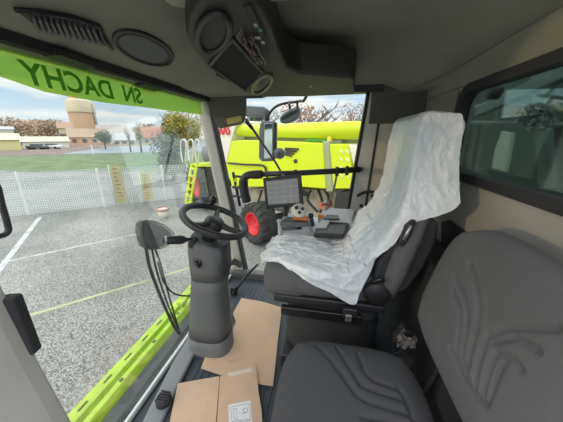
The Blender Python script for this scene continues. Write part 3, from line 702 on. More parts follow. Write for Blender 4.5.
# monitor
mc = [aY(x, y, 1.58) for x, y in ((260.4, 177.4), (299, 175.6), (305.4, 204), (268.0, 209))]
mux = ((mc[1]-mc[0])+(mc[2]-mc[3])).normalized(); muy0 = ((mc[0]-mc[3])+(mc[1]-mc[2])); mun = mux.cross(muy0).normalized(); 
tilt = Matrix.Rotation(R(-10), 3, mux); muy = tilt @ (mun.cross(mux)).normalized(); mun = mux.cross(muy).normalized()
if mun.y > 0: mun = -mun
mcen = sum(mc, Vector())/4; mw = (mc[1]-mc[0]).length; mh = .5*((mc[0]-mc[3]).length+(mc[1]-mc[2]).length)
mo = empty('monitor_terminal', mcen, 'grey screened machine monitor hanging below the grab rail', 'monitor')
mr = Matrix((mux, muy, mun)).transposed()
sk = .08     # slight slant of the case as seen
MB().box(mcen-mun*.012, (mw, mh, .035), mr).build('case', blk, mo, bevel=.008, seg=3)
scr = MB().box(mcen+mun*.0068, (mw*.82, mh*.76, .003), mr).build('screen', mat('grey screen', (.30, .31, .32), .25), mo)
mb = MB(); rn = random.Random(2)
for k in range(4): mb.bar(mcen+mun*.0088+mux*(-mw*.38+k*mw*.2)-muy*mh*.35, mcen+mun*.0088+mux*(-mw*.38+k*mw*.2)+muy*mh*.35, .0012, .0012)
for k in range(5): mb.bar(mcen+mun*.0088-mux*mw*.4+muy*mh*(-.3+k*.15), mcen+mun*.0088+mux*mw*(.1+.3*(k%2))+muy*mh*(-.3+k*.15), .0012, .0012)
mb.build('screen_lines', mat('screen line', (.62, .64, .66), .4), scr)
MB().tube([mcen-mun*.03, mcen-mun*.06+Vector((0, .05, .03)), aY(283, 175, 1.78)], .016, 10).build('mount_arm', blk, mo)
MB().tube(smoothpath([mcen-mun*.02-muy*mh*.3, mcen-mun*.03-muy*mh*.7, aY(285, 222, 1.56)]), .014, 10).build('stand', blk, mo)
MB().box(mcen+mux*(mw*.56)-muy*mh*.12, (.035, .03, .025), mr).build('side_knob', blk, mo, bevel=.005)
# diagonal wiper arm on the side window
wa = empty('wiper', aY(247, 120, 2.0), 'thin black wiper arm slanting down the outside of the right window', 'wiper')
MB().tube([aY(246, 119, 2.0), aY(265, 147, 2.0), aY(276, 163, 2.0), aY(281, 172, 2.0)], [.011, .010, .009, .008], 8).build('arm', blk, wa)
MB().tube([aY(246, 121, 1.985), aY(252, 128, 1.985)], .015, 8).build('blade', blk2, wa)
# mirrors outside
mg = mat('mirror housing grey', (.16, .18, .19), .55); mirr = mat('mirror glass', (.7, .75, .78), .08, metal=1)
YM = 2.42
def mprism(pts, y, th, name, m, par, bv=.01): return MB().prism([aY(a, b, y) for a, b in pts], (0, th, 0)).build(name, m, par, bevel=bv, seg=3)
m1 = empty('tall_mirror', aY(268, 142, YM), 'tall grey rectangular wing mirror seen through the right window', 'mirror', 'wing mirrors')
mprism([(260, 122.5), (263, 121), (274, 121), (276, 123), (275.5, 158), (272, 161.5), (261.5, 161.5), (258.5, 158), (259, 130)], YM, .09, 'housing', mg, m1, .02)
mprism([(264.5, 123.5), (272.5, 123), (272.3, 158), (264, 159)], YM-.006, .006, 'glass', mirr, m1, .003)
mprism([(274, 121.5), (276.3, 123), (275.8, 158), (273, 160)], YM-.012, .05, 'frame', blk, m1, .004)
m2 = empty('round_mirror', aY(290, 115, YM), 'tilted oval wide angle mirror above the lime machine', 'mirror', 'wing mirrors')
mprism([(279.5, 117), (283, 113), (290, 109), (297, 106.5), (300.5, 108), (300, 114), (296, 119), (288, 123), (282, 123.5), (279.5, 121)], YM, .10, 'housing', mg, m2, .025)
mprism([(281, 118), (290, 112), (299, 109), (298, 111.5), (291, 115.5), (282, 120)], YM-.008, .01, 'edge', blk, m2, .002)
m3 = empty('flat_mirror', aY(256, 111, YM), 'wide flat grey mirror housing at the upper left of the right window', 'mirror', 'wing mirrors')
mprism([(243, 105.5), (264, 106.5), (268, 110), (268, 119), (264, 121.5), (262, 116.5), (246, 116.5), (242, 112)], YM+.05, .10, 'housing', mg, m3, .012)
mprism([(246, 116.8), (262, 116.8), (262.5, 121), (246, 121)], YM+.05, .02, 'glass', mirr, m3, .002)
m4 = empty('small_lamp', aY(279, 154, YM), 'small grey round work lamp beside the tall mirror', 'lamp')
MB().tube([aY(275, 153.5, YM), aY(279, 153.5, YM)], .04, 14).build('mount', mg, m4)
MB().lathe([(.001, -.02), (.05, -.02), (.055, .01), (.045, .08), (.02, .10), (.001, .10)], aY(279.5, 153.5, YM), (0, 1, 0), 20).build('head', mg, m4)
ma = MB(); ma.tube(smoothpath([aY(267, 118, YM+.04), aY(273, 109, YM+.05), aY(282, 104, YM+.05), aY(300, 101, YM), aY(306, 97, 2.2), Vector((-.05, 2.03, 1.84))]), .012, 8)
ma.tube([aY(267, 110, YM+.04), aY(267.5, 124, YM+.04)], .02, 8); ma.tube([aY(289, 103, YM), aY(290.5, 111, YM+.03)], .012, 8)
tag(ma.build('mirror_arm', blk), 'thin black bent arm carrying the wing mirrors', 'mirror arm')
ml = MB(); ml.bar(aY(297.3, 101, 1.94), aY(297.6, 109, 1.94), .03, .014); tag(ml.build('latch', blk), 'small black latch hanging at the top edge of the right window', 'latch')

# ================================================================== STEERING COLUMN
WC = aY(215.5, 220, 1.215)
sc_ = empty('steering_column', (-.64, 1.17, 0), 'grey steering column with black steering wheel standing by the windscreen', 'steering column')
def ring(cx, cy, z, rx, ry, n=28, p=3.2, tilt=0):
    out = []
    for k in range(n):
        a = 2*PI*k/n; c, s = math.cos(a), math.sin(a)
        x = math.copysign(abs(c)**(2/p), c)*rx; y = math.copysign(abs(s)**(2/p), s)*ry; out.append(Vector((cx+x, cy+y, z+tilt*x)))
    return out
def loft(rings, name, m, parent, bevel=0, smooth=True):
    mb = MB(); n = len(rings[0]); vs = [p for r in rings for p in r]
    fs = [(i*n+k, i*n+(k+1)%n, (i+1)*n+(k+1)%n, (i+1)*n+k) for i in range(len(rings)-1) for k in range(n)]
    mb.add(vs, fs, True); o = len(rings)-1; mb.f += [tuple(range(n))[::-1], tuple(o*n+k for k in range(n))]; mb.sm += [False]*2
    return mb.build(name, m, parent, bevel=bevel, smooth=None)
Cx, Cy = -.650, 1.18
def cr_g(z, hx, hy, tilt=0):
    t = z/.70; return ring(-.655+.007*t, 1.115+.065*t, z, hx, hy, n=36, p=2.8, tilt=tilt)
loft([cr_g(0, .136, .098), cr_g(.03, .134, .098), cr_g(.07, .130, .098), cr_g(.115, .127, .101)], 'foot', mat('foot grey', (.15, .155, .16), .55), sc_)
loft([cr_g(.11, .124, .099), cr_g(.2, .120, .096), cr_g(.30, .112, .092), cr_g(.42, .100, .084), cr_g(.48, .096, .080)], 'lower_cover', colgrey, sc_)
MB().tube(cr_g(.113, .127, .101), .005, 6, closed=True).build('seam', mat('foot grey', (0, 0, 0)), sc_)
loft([cr_g(.48, .096, .078), cr_g(.55, .104, .080), cr_g(.64, .108, .084), cr_g(.685, .102, .082, tilt=-.25), cr_g(.705, .084, .070, tilt=-.35)], 'upper_cover', colgrey, sc_)
loft([ring(Cx+.06, Cy-.0, .40, .030, .05, p=2.6), ring(Cx+.075, Cy-.0, .55, .050, .072, p=2.6), ring(Cx+.072, Cy-.0, .69, .050, .074, p=2.6)], 'rear_cover', mat('graphite plastic', (.045, .046, .05), .45), sc_)
k_ = MB().lathe([(.001, .012), (.014, .012), (.026, .004), (.030, 0)], Vector((Cx-.02, Cy-.088, .60)), (0, -1, 0), 22); k_.build('knob_recess', gloss, sc_)
MB().tube([Vector((Cx-.03, Cy-.104, .615)), Vector((Cx-.005, Cy-.104, .58))], .010, 10).build('tilt_knob', blk, sc_)
# wheel
wt = R(22); wnrm = Vector((math.sin(wt), .05, math.cos(wt))).normalized(); wu = Vector((0, 1, 0)); wu = (wu-wnrm*wu.dot(wnrm)).normalized(); wv = wnrm.cross(wu)
def wp(r, a, h=0): return WC+(wu*math.cos(a)+wv*math.sin(a))*r+wnrm*h
swr = .178
sw = MB().tube([wp(swr, 2*PI*k/56) for k in range(56)], .0185, 14, closed=True).build('steering_wheel', blk, sc_)
MB().lathe([(.001, .012), (.03, .012), (.05, .002), (.058, -.02), (.05, -.05), (.04, -.08)], WC, wnrm, 28).build('hub', blk, sw)
for a in (R(20), R(160), R(270)):
    mb = MB(); wd = .024
    mb.tube(smoothpath([wp(.03, a, -.012), wp(.09, a, -.016), wp(.15, a, -.006), wp(swr, a, 0)], 4), [.022, .02, .018, .017, .016, .015, .0145, .014, .014, .0135, .013, .012, .012], 10); mb.build('spoke', blk, sw)
ka = R(80)
# spinner knob at the rear left of the wheel
kp = min([wp(swr, R(a)) for a in range(0, 360, 5)], key=lambda p: ((p-CAM).normalized()-ray(210, 207).normalized()).length)
MB().lathe([(.012, 0), (.012, .025), (.020, .035), (.024, .055), (.018, .070), (.001, .075)], kp, wnrm, 18).build('spinner_knob', gloss, sw)
MB().tube([WC-wnrm*.02, Vector((Cx, Cy, .69))], .04, 16).build('shaft', blk, sc_)
# stalk
s0, s1, s2, s3 = Vector((Cx-.05, Cy-.05, .69)), aY(193, 238.5, 1.11), aY(187, 239.5, 1.07), aY(163, 240.5, .99)
stk = MB(); stk.tube([s1.lerp(s2, .2), s2, s2.lerp(s3, .12), s2.lerp(s3, .25), s2.lerp(s3, .9), s3], [.006, .009, .018, .0235, .021, .015], 14); sko = stk.build('stalk_lever', blk, sc_)
MB().tube([s2.lerp(s3, .86), s2.lerp(s3, .94)], .0225, 12).build('stalk_band', steel, sko)
bm_ = MB()
rr = []; ptsb = []
for k in range(13): ptsb.append(s0.lerp(s1, k/12)); rr.append(.034-.022*k/12+(.004 if k % 2 else 0))
bm_.tube(ptsb, rr, 16); bm_.build('rubber_boot', blk2, sc_)
# pedals and lever right of the column
pd = empty('pedal', (-.50, 1.50, 0), 'flat black pedal on an arm behind the steering column', 'pedal')
pa_ = aZ(237, 263, .16); MB().box(pa_, (.10, .08, .012), Matrix.Rotation(R(25), 3, 'Y')).build('pad', blk2, pd, bevel=.004)
MB().tube([pa_, pa_+Vector((-.10, .03, -.05)), Vector((pa_.x-.16, pa_.y+.04, .01))], .01, 8).build('arm', blk, pd)
ld = empty('floor_lever', aZ(233, 292, .02), 'long black lever rising between column and driver seat', 'lever')
MB().tube([aZ(233, 294, .03), aZ(246, 276, .12), aZ(258, 264, .20)], .010, 8).build('shaft', blk, ld); MB().box(aZ(234, 290, .04), (.05, .05, .07)).build('base', blk, ld, bevel=.006)
# ribbed foot switch and its bracket debris at the column foot
fs_ = empty('foot_switch', aZ(164, 400, .03), 'black ribbed foot switch on the grey sill beside the cardboard', 'foot switch')
fc_ = aZ(164, 402, .03); ln = (aZ(164, 380, .03)-aZ(164, 402, .03)).normalized()
MB().lathe([(.001, 0), (.036, 0), (.036, .022), (.028, .034), (.001, .036)], fc_, (0, 0, 1), 22).build('body', blk2, fs_)
mb = MB(); [mb.box(fc_+Vector((0, -.024+k*.012, .037)), (.05, .005, .006)) for k in range(5)]; mb.build('ribs', blk, fs_)
cl = empty('column_latch', aZ(212, 347, .02), 'small black and silver latch at the foot of the steering column', 'latch')
c0 = aZ(213, 349, .03)
MB().box(c0, (.07, .04, .03), Matrix.Rotation(.4, 3, 'Z')).build('block', blk, cl, bevel=.006)
MB().tube([c0+Vector((-.03, -.01, .02)), c0+Vector((.0, -.02, .03)), c0+Vector((.04, 0, .02))], .007, 8).build('catch', steel, cl)

# ================================================================== GREY HOUSING WITH CABLES, GRAB LOOP OUTSIDE
XH = -.985
hcl = empty('lamp_housing', aX(157, 235, XH), 'grey rounded plastic lamp housing hanging outside the windscreen left of the wheel', 'lamp housing')
hpx = [(142, 222.5), (145, 220.5), (153, 221), (163, 224.5), (171, 230), (173.5, 234), (172.5, 240), (168, 245.5), (160, 248.5), (150, 249.5), (146, 247), (143, 240), (141.3, 231)]
MB().prism([aX(x, y, XH) for x, y in hpx], (-.05, 0, 0)).build('shell', colgrey, hcl, bevel=.022, seg=4)
MB().tube([aX(x, y, XH+.001) for x, y in hpx], .004, 6, closed=True).build('rim', trimdark, hcl)
cb = empty('cable', aX(150, 248, XH), 'bundle of black cables hanging from the grey housing to the lime beam', 'cables')
for a in ([(146, 247), (150, 268), (162, 300), (174, 326), (180, 334)], [(152, 249), (157, 272), (168, 305), (177, 326), (180, 333)], [(155, 249), (160, 262), (166, 285), (173, 310), (179, 330)], [(158, 262), (164, 282), (175, 294), (190, 296)]):
    MB().tube(smoothpath([aX(x, y, XH+.05*(y-245)/90) for x, y in a]), .0055 if a[0][0] != 146 else .009, 8).build('strand', blk2, cb)
gl = MB().tube(smoothpath([aX(-12, 178, -1.25), aX(-3, 186, -1.25), aX(2, 205, -1.25), aX(8, 226, -1.25), aX(7.5, 232, -1.25), aX(2, 235.5, -1.25), aX(-14, 238, -1.25)]), .011, 10)
tag(gl.build('grab_loop', blk), 'black bent tube loop outside at the left edge of the view', 'grab handle')

# ================================================================== DRIVER SEAT
ds = empty('driver_seat', (.0, 1.30, 0), 'grey fabric driver seat half covered by white plastic', 'seat')
cy_ = 1.28
def cshape(x, y, u, v): return x, y
# cushion: ux forward(-x), uy lateral, uz up
cu = pad((-.01, 1.25, .55), (1, 0, 0), (0, 1, 0), (0, 0, 1), .60, .41, .085, n=40, back=1.0, pw=6); weld(cu.build('cushion', fab, ds))
cu2 = pad((-.19, 1.25, .545), (1, 0, 0), (0, 1, 0), (0, 0, 1), .24, .42, .10, n=30, back=.9, pw=6); weld(cu2.build('front_bolster', fab, ds))
# backrest, leaning
bb, bt = Vector((.30, cy_, .50)), Vector((.43, cy_, 1.14)); buy = (bt-bb).normalized(); bn = Vector((-buy.z, 0, buy.x)).normalized()
def bshape(x, y, u, v):
    f = 1-.22*max(0, v)**2 - .05*max(0, -v)**2; return x*f, y
bk = pad((bb+bt)/2, (0, 1, 0), buy, bn, .54, .68, .08, n=44, back=.6, shape=bshape); weld(bk.build('backrest', fab, ds))
# near side shell of the backrest
sh = MB(); pts = [(384, 290), (372, 288), (378, 262), (395, 240), (412, 222), (424, 219), (434, 218), (440, 226), (436, 246), (424, 270), (408, 290), (396, 296)]
sh.prism([aY(x, y, 1.045) for x, y in pts], (0, .05, 0)); sh.build('side_shell', mat('seat shell', (.035, .036, .038), .5), ds, bevel=.018, seg=4)
rb = MB().tube(smoothpath([aY(x, y, 1.04) for x, y in ((391, 286), (396, 270), (406, 256), (415, 246), (421, 240))]), [.010]*33, 10); rb.build('shell_rib', colgrey, ds)
0 and MB().tube(smoothpath([aY(x, y, 1.04) for x, y in ((424, 214), (437, 211), (441, 220), (430, 250), (417, 272), (402, 287), (397, 278), (406, 258), (420, 238), (430, 222))]), .011, 10)
MB().prism([aY(x, y, 1.005) for x, y in ((398, 246), (404, 226), (412, 219), (417, 221), (411, 236), (404, 247))], (0, .05, 0)).build('adjuster', blk, ds, bevel=.006, seg=3)
MB().tube([aY(404, 240, 1.002), aY(411, 225, 1.002)], .008, 8).build('adjuster_slot', steel, ds)
# headrest
weld(pad((.43, 1.30, 1.185), (0, 1, 0), Vector((.12, 0, 1)).normalized(), Vector((-1, 0, .12)).normalized(), .36, .24, .065, n=26, back=.8).build('headrest', fab, ds))
# hinge and recliner knob
MB().lathe([(.001, .03), (.05, .03), (.062, .015), (.065, 0)], aY(377, 292, 1.06), (0, -1, 0), 28).build('recliner_cover', blk, ds)
MB().tube([aY(371, 283, 1.02), aY(380, 279, 1.01), aY(384, 281, 1.01)], .010, 8).build('recliner_lever', gloss, ds)
# frame and suspension
MB().box((.03, cy_, .455), (.55, .44, .045)).build('seat_pan', blk, ds, bevel=.01)
bl = MB()
rings = []
for k in range(9): z = .10+k*.04; rings.append(ring(.06, cy_, z, .24+(.02 if k % 2 else -.005), .21+(.02 if k % 2 else -.005), n=32))
loft(rings, 'suspension_bellows', blk2, ds)
MB().box((.06, cy_, .05), (.54, .46, .10)).build('base', blk, ds, bevel=.015)
MB().box((-.0, 1.05, .40), (.40, .03, .05)).build('slide_rail', gloss, ds, bevel=.006)
MB().box(aY(350, 312, 1.02), (.07, .03, .05)).build('height_handle', blk, ds, bevel=.008)
mb = MB(); mb.box(aY(348.5, 318, 1.00), (.03, .012, .035)); mb.build('handle_clip', steel, ds, bevel=.003)
# instructor seat side bits: belt buckle block
bc = aY(403, 335, .93); be = empty('belt_buckle', bc, 'black seat belt buckle with a crumpled tag between the two seats', 'buckle')
MB().box(bc, (.06, .05, .09), Matrix.Rotation(.4, 3, 'Y')).build('body', blk, be, bevel=.012, seg=3)
MB().tube([bc, bc+Vector((.02, .02, -.18))], .014, 8).build('stem', blk2, be)
cr_ = MB(); rnd = random.Random(12); G = []
for i in range(9): G.append([bc+Vector((-.035+.009*i, -.045+rnd.uniform(-.012, .012), .035-.009*j+rnd.uniform(-.008, .008))) for j in range(7)])
cr_.grid(G, False).build('crumpled_tag', mat('grey tag', (.13, .12, .11), .7), be, solid=.001)
# dark box/recess behind the seats on the rear wall
struct(MB().box((.54, 1.30, .36), (.16, 1.0, .72)).build('trim_14', mat('rear shelf black', (.03, .03, .028), .7), bevel=.02))
struct(MB().prism([aX(x, y, .605) for x, y in ((441, 222), (448, 220), (470, 237), (470, 270), (441, 270))], (.015, 0, 0)).build('trim_15', blk))

# ---- white plastic seat cover
rows = [  # x, z, near edge y, far edge y, wrap vector, wrap length
 (.505, 1.10, 1.13, 1.47, (0, .2, -1), .02), (.505, 1.24, 1.12, 1.48, (.1, .2, -1), .02), (.485, 1.322, 1.10, 1.49, (.7, 0, -.7), .02), (.42, 1.342, 1.09, 1.50, (1, 0, -.15), .03),
 (.355, 1.335, 1.08, 1.50, (1, .0, -.02), .12), (.338, 1.25, 1.075, 1.50, (1, .02, -.02), .15), (.334, 1.16, 1.07, 1.50, (1, .02, -.05), .16), (.332, 1.07, 1.06, 1.50, (1, .02, -.05), .175),
 (.318, .99, 1.035, 1.51, (1, 0, -.0), .175), (.295, .92, 1.025, 1.52, (1, 0, -.05), .045), (.262, .84, 1.03, 1.52, (1, 0, -.3), .03), (.215, .765, 1.03, 1.52, (.6, 0, -.8), .015), (.175, .70, 1.03, 1.47, (.10, 0, -1), .09),
 (.125, .658, 1.03, 1.44, (.20, 0, -1), .150), (.05, .645, 1.03, 1.43, (.03, 0, -1), .09), (-.04, .648, 1.035, 1.43, (0, 0, -1), .065), (-.13, .655, 1.05, 1.43, (-.3, 0, -1), .02),
 (-.21, .655, 1.10, 1.43, (-.5, -1, -.5), .01), (-.28, .640, 1.14, 1.43, (-1, -1, -.6), .01), (-.325, .600, 1.18, 1.43, (-1, -1, -1), .01)]
def lerpv(a, b, t): return tuple(x+(y-x)*t for x, y in zip(a, b))
flat = [(r[0], r[1], r[2], r[3], *r[4], r[5]) for r in rows]
NU, NV = 230, 130; G = []
def cat(a, b, c, d, t): return .5*((2*b)+(c-a)*t+(2*a-5*b+4*c-d)*t*t+(3*b-a-3*c+d)*t**3)
for i in range(NU+1):
    s = i/NU*(len(flat)-1); k = min(int(s), len(flat)-2); t = s-k
    a, b, c, d = flat[max(k-1,0)], flat[k], flat[k+1], flat[min(k+2, len(flat)-1)]
    r_ = [cat(a[q], b[q], c[q], d[q], t) for q in range(8)]
    x, z, yn, yf = r_[:4]; wv_ = Vector(r_[4:7]).normalized(); wl = max(.003, r_[7])
    t0 = Vector((flat[min(k+1, len(flat)-1)][0]-flat[max(k, 0)][0], 0, flat[min(k+1, len(flat)-1)][1]-flat[max(k, 0)][1])).normalized()
    nn_ = Vector((t0.z, 0, -t0.x)); 
    if k >= 3 and nn_.x > .2: nn_ = -nn_
    if k >= 11 and nn_.z < 0: nn_ = -nn_
    if k < 3 and nn_.x < 0: nn_ = -nn_
    tot = (yf-yn)+wl+.05; row = []
    for j in range(NV+1):
        dist = tot*j/NV
        # far side small turn-down, main span, near wrap
        if dist < .05: p = Vector((x, yf, z))-nn_*(.05-dist)
        elif dist < .05+yf-yn: p = Vector((x, yf-(dist-.05), z))
        else:
            q_ = dist-.05-(yf-yn); p = Vector((x, yn, z))+wv_*q_
        edge = min(1, abs(dist-(.05+yf-yn))/.05)
        outn = nn_ if dist < .05+yf-yn else Vector((0, -1, 0))
        c_ = .5+.5*math.cos(PI*min(1, abs(dist-(.05+yf-yn))/.03)); outn = (outn+Vector((0, -1, 0))*c_+nn_*.0).normalized()
        sp_ = Vector((p.x*3+p.z*1.2, p.y*7, p.z*3-p.x*1.4))
        f1 = 1-abs(noise.noise(sp_*1.1))*2; f2 = 1-abs(noise.noise(Vector((p.x*9+p.y*5, p.y*16, p.z*6))+Vector((3, 1, 4))))*2
        f3 = 1-abs(noise.noise(Vector((p.x*4-p.y*11, p.y*9+p.x*8, p.z*10+p.y*6))))*2
        amp = .011 if k >= 10 else .003
        tw = min(1, max(0, (s-2)/5)); h = .006+tw*(.004+amp*max(0, f1)**2+(.010 if k >= 10 else .005)*max(0, f2)**4+.006*max(0, f3)**4+.004*max(0, 1-abs(noise.noise(Vector((p.x*34+p.y*9, p.y*40-p.z*12, p.z*20+p.x*16))))*2)**3)
        bag = .0
        if 9 <= s < 14: bag = .035*math.sin((s-9)/5*PI)*math.exp(-((p.y-1.30)/.15)**2)
        row.append(p+outn*(h+bag))
    G.append(row)
plastic = filmmat('thin white plastic', (.95, .97, .98), (.92, .95, .97), .93)
plt = plastic.node_tree; pb_ = [n for n in plt.nodes if n.type == 'BSDF_PRINCIPLED'][0]; pb_.inputs['Roughness'].default_value = .28; pb_.inputs['Specular IOR Level'].default_value = .6
bpn = plt.nodes.new('ShaderNodeBump'); bpn.inputs['Strength'].default_value = .6; bpn.inputs['Distance'].default_value = .01
wvn = plt.nodes.new('ShaderNodeTexNoise'); wvn.inputs['Scale'].default_value = 30; wvn.inputs['Detail'].default_value = 4; wvn.inputs['Distortion'].default_value = 1.5
tcn = plt.nodes.new('ShaderNodeTexCoord'); plt.links.new(tcn.outputs['Object'], wvn.inputs[0]); plt.links.new(wvn.outputs[0], bpn.inputs['Height']); plt.links.new(bpn.outputs[0], pb_.inputs['Normal'])
cov = MB().grid(G).build('seat_cover', plastic)
tag(cov, 'crinkled thin white plastic cover draped over the driver seat and headrest', 'seat cover')

# ================================================================== ARMREST CONSOLE
ac = empty('armrest_console', aY(320, 235, 1.62), 'grey armrest console with control buttons at the far side of the driver seat', 'armrest console')
YA = 1.44
def apoly(pts, y, th, name, m, bv=.012, par=ac): return MB().prism([aY(a, b, y) for a, b in pts], (0, th, 0)).build(name, m, par, bevel=bv, seg=3)
apoly([(279, 223), (306, 221), (312, 232), (344, 236), (350, 226), (362, 224), (362, 262), (282, 262)], 1.44, .20, 'body', consgrey)
apoly([(281.5, 228), (299, 226.5), (302, 229.5), (283, 231)], 1.432, .01, 'recess', consdark, .003)
# top surface dark
def atop(pts, z, th, name, m, bv=.008): return MB().prism([aZ(a, b, z) for a, b in pts], (0, 0, -th)).build(name, m, ac, bevel=bv, seg=3)
ztop = aY(306, 221, 1.44).z
atop([(279, 221), (287, 216.5), (306, 217.5), (310, 222), (296, 223)], ztop+.004, .03, 'front_top', consdark)
atop([(316, 226), (331, 219.5), (349, 220.5), (344, 234.5), (314, 233)], ztop-.01, .03, 'hand_pad', blk)
atop([(316, 226), (321, 219.5), (331, 219.5), (327, 226)], ztop+.006, .02, 'palm_rest', consgrey)
atop([(318, 214), (330, 208), (356, 209), (352, 220), (332, 219)], ztop+.01, .06, 'rear_top', consgrey)
atop([(326, 214.5), (338, 215), (340, 219), (324, 218.5)], ztop+.014, .01, 'inset', blk, .002)
pole = MB().tube([aY(279.5, 221, 1.41), aY(281, 244, 1.41), aY(282, 262, 1.41)], [.013, .014, .014], 12); pole.lathe([(.001, -.012), (.013, -.01), (.017, 0), (.013, .01), (.001, .014)], aY(279.3, 221, 1.41), (0, 0, 1), 14); pole.build('front_post', consgrey, ac)
# joystick
jc = aY(299, 210.5, 1.44); jn = (CAM-jc).normalized(); jn = (jn+Vector((0, 0, .5))).normalized()
js = empty('joystick', jc, 'white multifunction joystick head with three dark dials and orange collar', 'joystick')
jr = Matrix.Rotation(0, 3, 'X')
hd = MB(); hd.lathe([(.001, -.03), (.03, -.028), (.046, -.012), (.048, .0), (.042, .012), (.001, .018)], jc, jn, 28); hd.build('head', mat('ivory plastic', (.62, .60, .54), .4), js)
for (px, py, r_) in ((296.5, 207.5, .012), (302.5, 208.5, .010), (299.5, 212.5, .013)):
    d_ = ray(px, py).normalized(); p_ = CAM+d_*((jc-CAM).length-.018); MB().lathe([(.001, .006), (r_*.7, .006), (r_, 0), (r_, -.01)], p_, jn, 18).build('dial', mat('navy dial', (.02, .03, .06), .3), js)
MB().box(jc+Vector((.01, .0, -.047)), (.09, .06, .018)).build('collar', mat('orange plastic', (.65, .16, .03), .5), js, bevel=.005)
MB().tube([jc+Vector((0, 0, -.04)), jc+Vector((0, 0, -.12))], .018, 12).build('stem', blk, js)
# small levers
lv = empty('control_lever', aY(313, 221, 1.46), 'blue black control lever with orange button behind the joystick', 'lever')
MB().tube([aY(313, 226, 1.46), aY(311, 216, 1.46)], .012, 10).build('shaft', mat('dark blue', (.02, .03, .09), .4), lv); MB().box(aY(321, 216, 1.50), (.04, .03, .02)).build('orange_button', mat('orange plastic', (.65, .16, .03), .5), lv, bevel=.004)
MB().lathe([(.001, .012), (.014, .01), (.017, 0), (.012, -.02)], aY(311, 215, 1.46), (0, 0, 1), 14).build('knob', gloss, lv)
rdl = empty('small_red_lever', aY(325, 208, 1.75), 'small red and white lever near the sill of the right window', 'lever')
MB().tube([aY(322, 219, 1.72), aY(324, 208, 1.75), aY(326, 200, 1.78)], .008, 8).build('shaft', cream, rdl); MB().box(aY(325, 204.5, 1.765), (.05, .02, .025)).build('grip', mat('dull red', (.5, .12, .08), .6), rdl, bevel=.005)
# wiring clip on the beige panel
wc = empty('cable_clip', aY(375, 200, 1.88), 'black cable bracket on the wall behind the armrest', 'bracket')
MB().box(aY(377, 203, 1.875), (.10, .03, .05)).build('block', blk, wc, bevel=.01)
for k, pts in enumerate(([(357, 196), (366, 192), (380, 193), (386, 199)], [(360, 205), (370, 212), (380, 210)], [(372, 195), (374, 205), (370, 216)])): MB().tube(smoothpath([aY(a, b, 1.87) for a, b in pts]), .010, 8).build('cable', blk2, wc)
gh = MB().tube(smoothpath([aY(a, b, 1.85) for a, b in ((337, 171), (336.5, 176), (334, 188), (330, 200), (325, 215))]), .008, 8)
tag(gh.build('gas_strut', mat('strut grey', (.28, .27, .22), .4)), 'slim grey door strut hanging below the grab rail', 'strut')

# ================================================================== NEAR SEAT
ns = empty('instructor_seat', (.1, .60, 0), 'dark grey fabric instructor seat nearest the camera with embossed chevrons', 'seat')
ccx, ccy = .115, .58
def pgroove(px, O, ux, uy, uz, T, crop):
    O, ux, uy, uz = Vector(O), Vector(ux).normalized(), Vector(uy).normalized(), Vector(uz).normalized(); out = []
    for x, y in px:
        p = aP(crop[0]+x/crop[2], crop[1]+y/crop[2], O+uz*T, uz)-O; out.append((p.dot(ux), p.dot(uy)))
    return out
CC = (270, 322, 3.128)
cO = (ccx, ccy, .405)
cg = [pgroove(g, cO, (1, 0, 0), (0, 1, 0), (0, 0, 1), .07, CC) for g in (
  [(145, 70), (190, 120), (235, 180), (270, 230), (300, 250), (370, 272), (440, 290)], [(210, 75), (240, 130), (285, 200), (330, 220), (420, 245)],
  [(275, 95), (295, 155), (325, 185), (400, 210)], [(400, 205), (425, 240), (445, 300)], [(290, 300), (360, 310), (440, 330)])]
cpad = pad(cO, (1, 0, 0), (0, 1, 0), (0, 0, 1), .50, .54, .075, grooves=cg, n=120, gw=.0065, gd=.010, back=.8, pw=5, round_=.5); weld(cpad.build('cushion', fabd, ns))
nb, ntp = Vector((.418, .655, .565)), Vector((.510, .655, .95)); nuy = (ntp-nb).normalized(); nbn = Vector((-nuy.z, 0, nuy.x)).normalized()
BC = (413, 232, 2.22); nO = (nb+ntp)/2
bg_ = [pgroove(g, nO, (0, 1, 0), nuy, nbn, .058, BC) for g in (
  [(92, 135), (108, 170), (108, 215), (98, 265), (112, 310)], [(98, 100), (118, 145), (125, 185), (118, 235), (112, 280), (122, 320)],
  [(128, 70), (145, 120), (152, 170), (145, 220), (130, 270), (124, 300)], [(85, 255), (110, 310), (140, 360), (165, 380)],
  [(172, 225), (158, 265), (145, 310), (142, 345)], [(190, 265), (172, 310), (160, 350), (156, 372)], [(205, 290), (185, 330), (168, 376)],
  [(165, 235), (210, 215), (320, 215)], [(180, 245), (230, 236), (278, 262)], [(195, 275), (225, 285), (242, 305)])]
def nshape(x, y, u, v):
    f = 1-.10*max(0, v)**2.2-.06*max(0, -v)**2; return x*f, y
npd = pad(nO, (0, 1, 0), nuy, nbn, .62, .48, .065, grooves=bg_, n=150, gw=.0075, gd=.010, back=.7, shape=nshape, pw=4.5, round_=.6); weld(npd.build('backrest', fab, ns))
for yy in (.48, .80): MB().bar((.40, yy, .30), (.50, yy, .72), .04, .02).build('back_support', blk, ns, bevel=.004)
MB().box((.10, .58, .30), (.44, .46, .08)).build('seat_pan', blk, ns, bevel=.015)
MB().box((.12, .58, .13), (.40, .42, .26)).build('base_box', blk2, ns, bevel=.015)
MB().bar((.30, .60, .30), (.44, .60, .30), .40, .05).build('hinge_plate', blk, ns, bevel=.005)
MB().lathe([(.001, .02), (.03, .02), (.04, 0)], (.335, .84, .40), (0, 1, 0), 20).build('hinge_cap', blk2, ns)

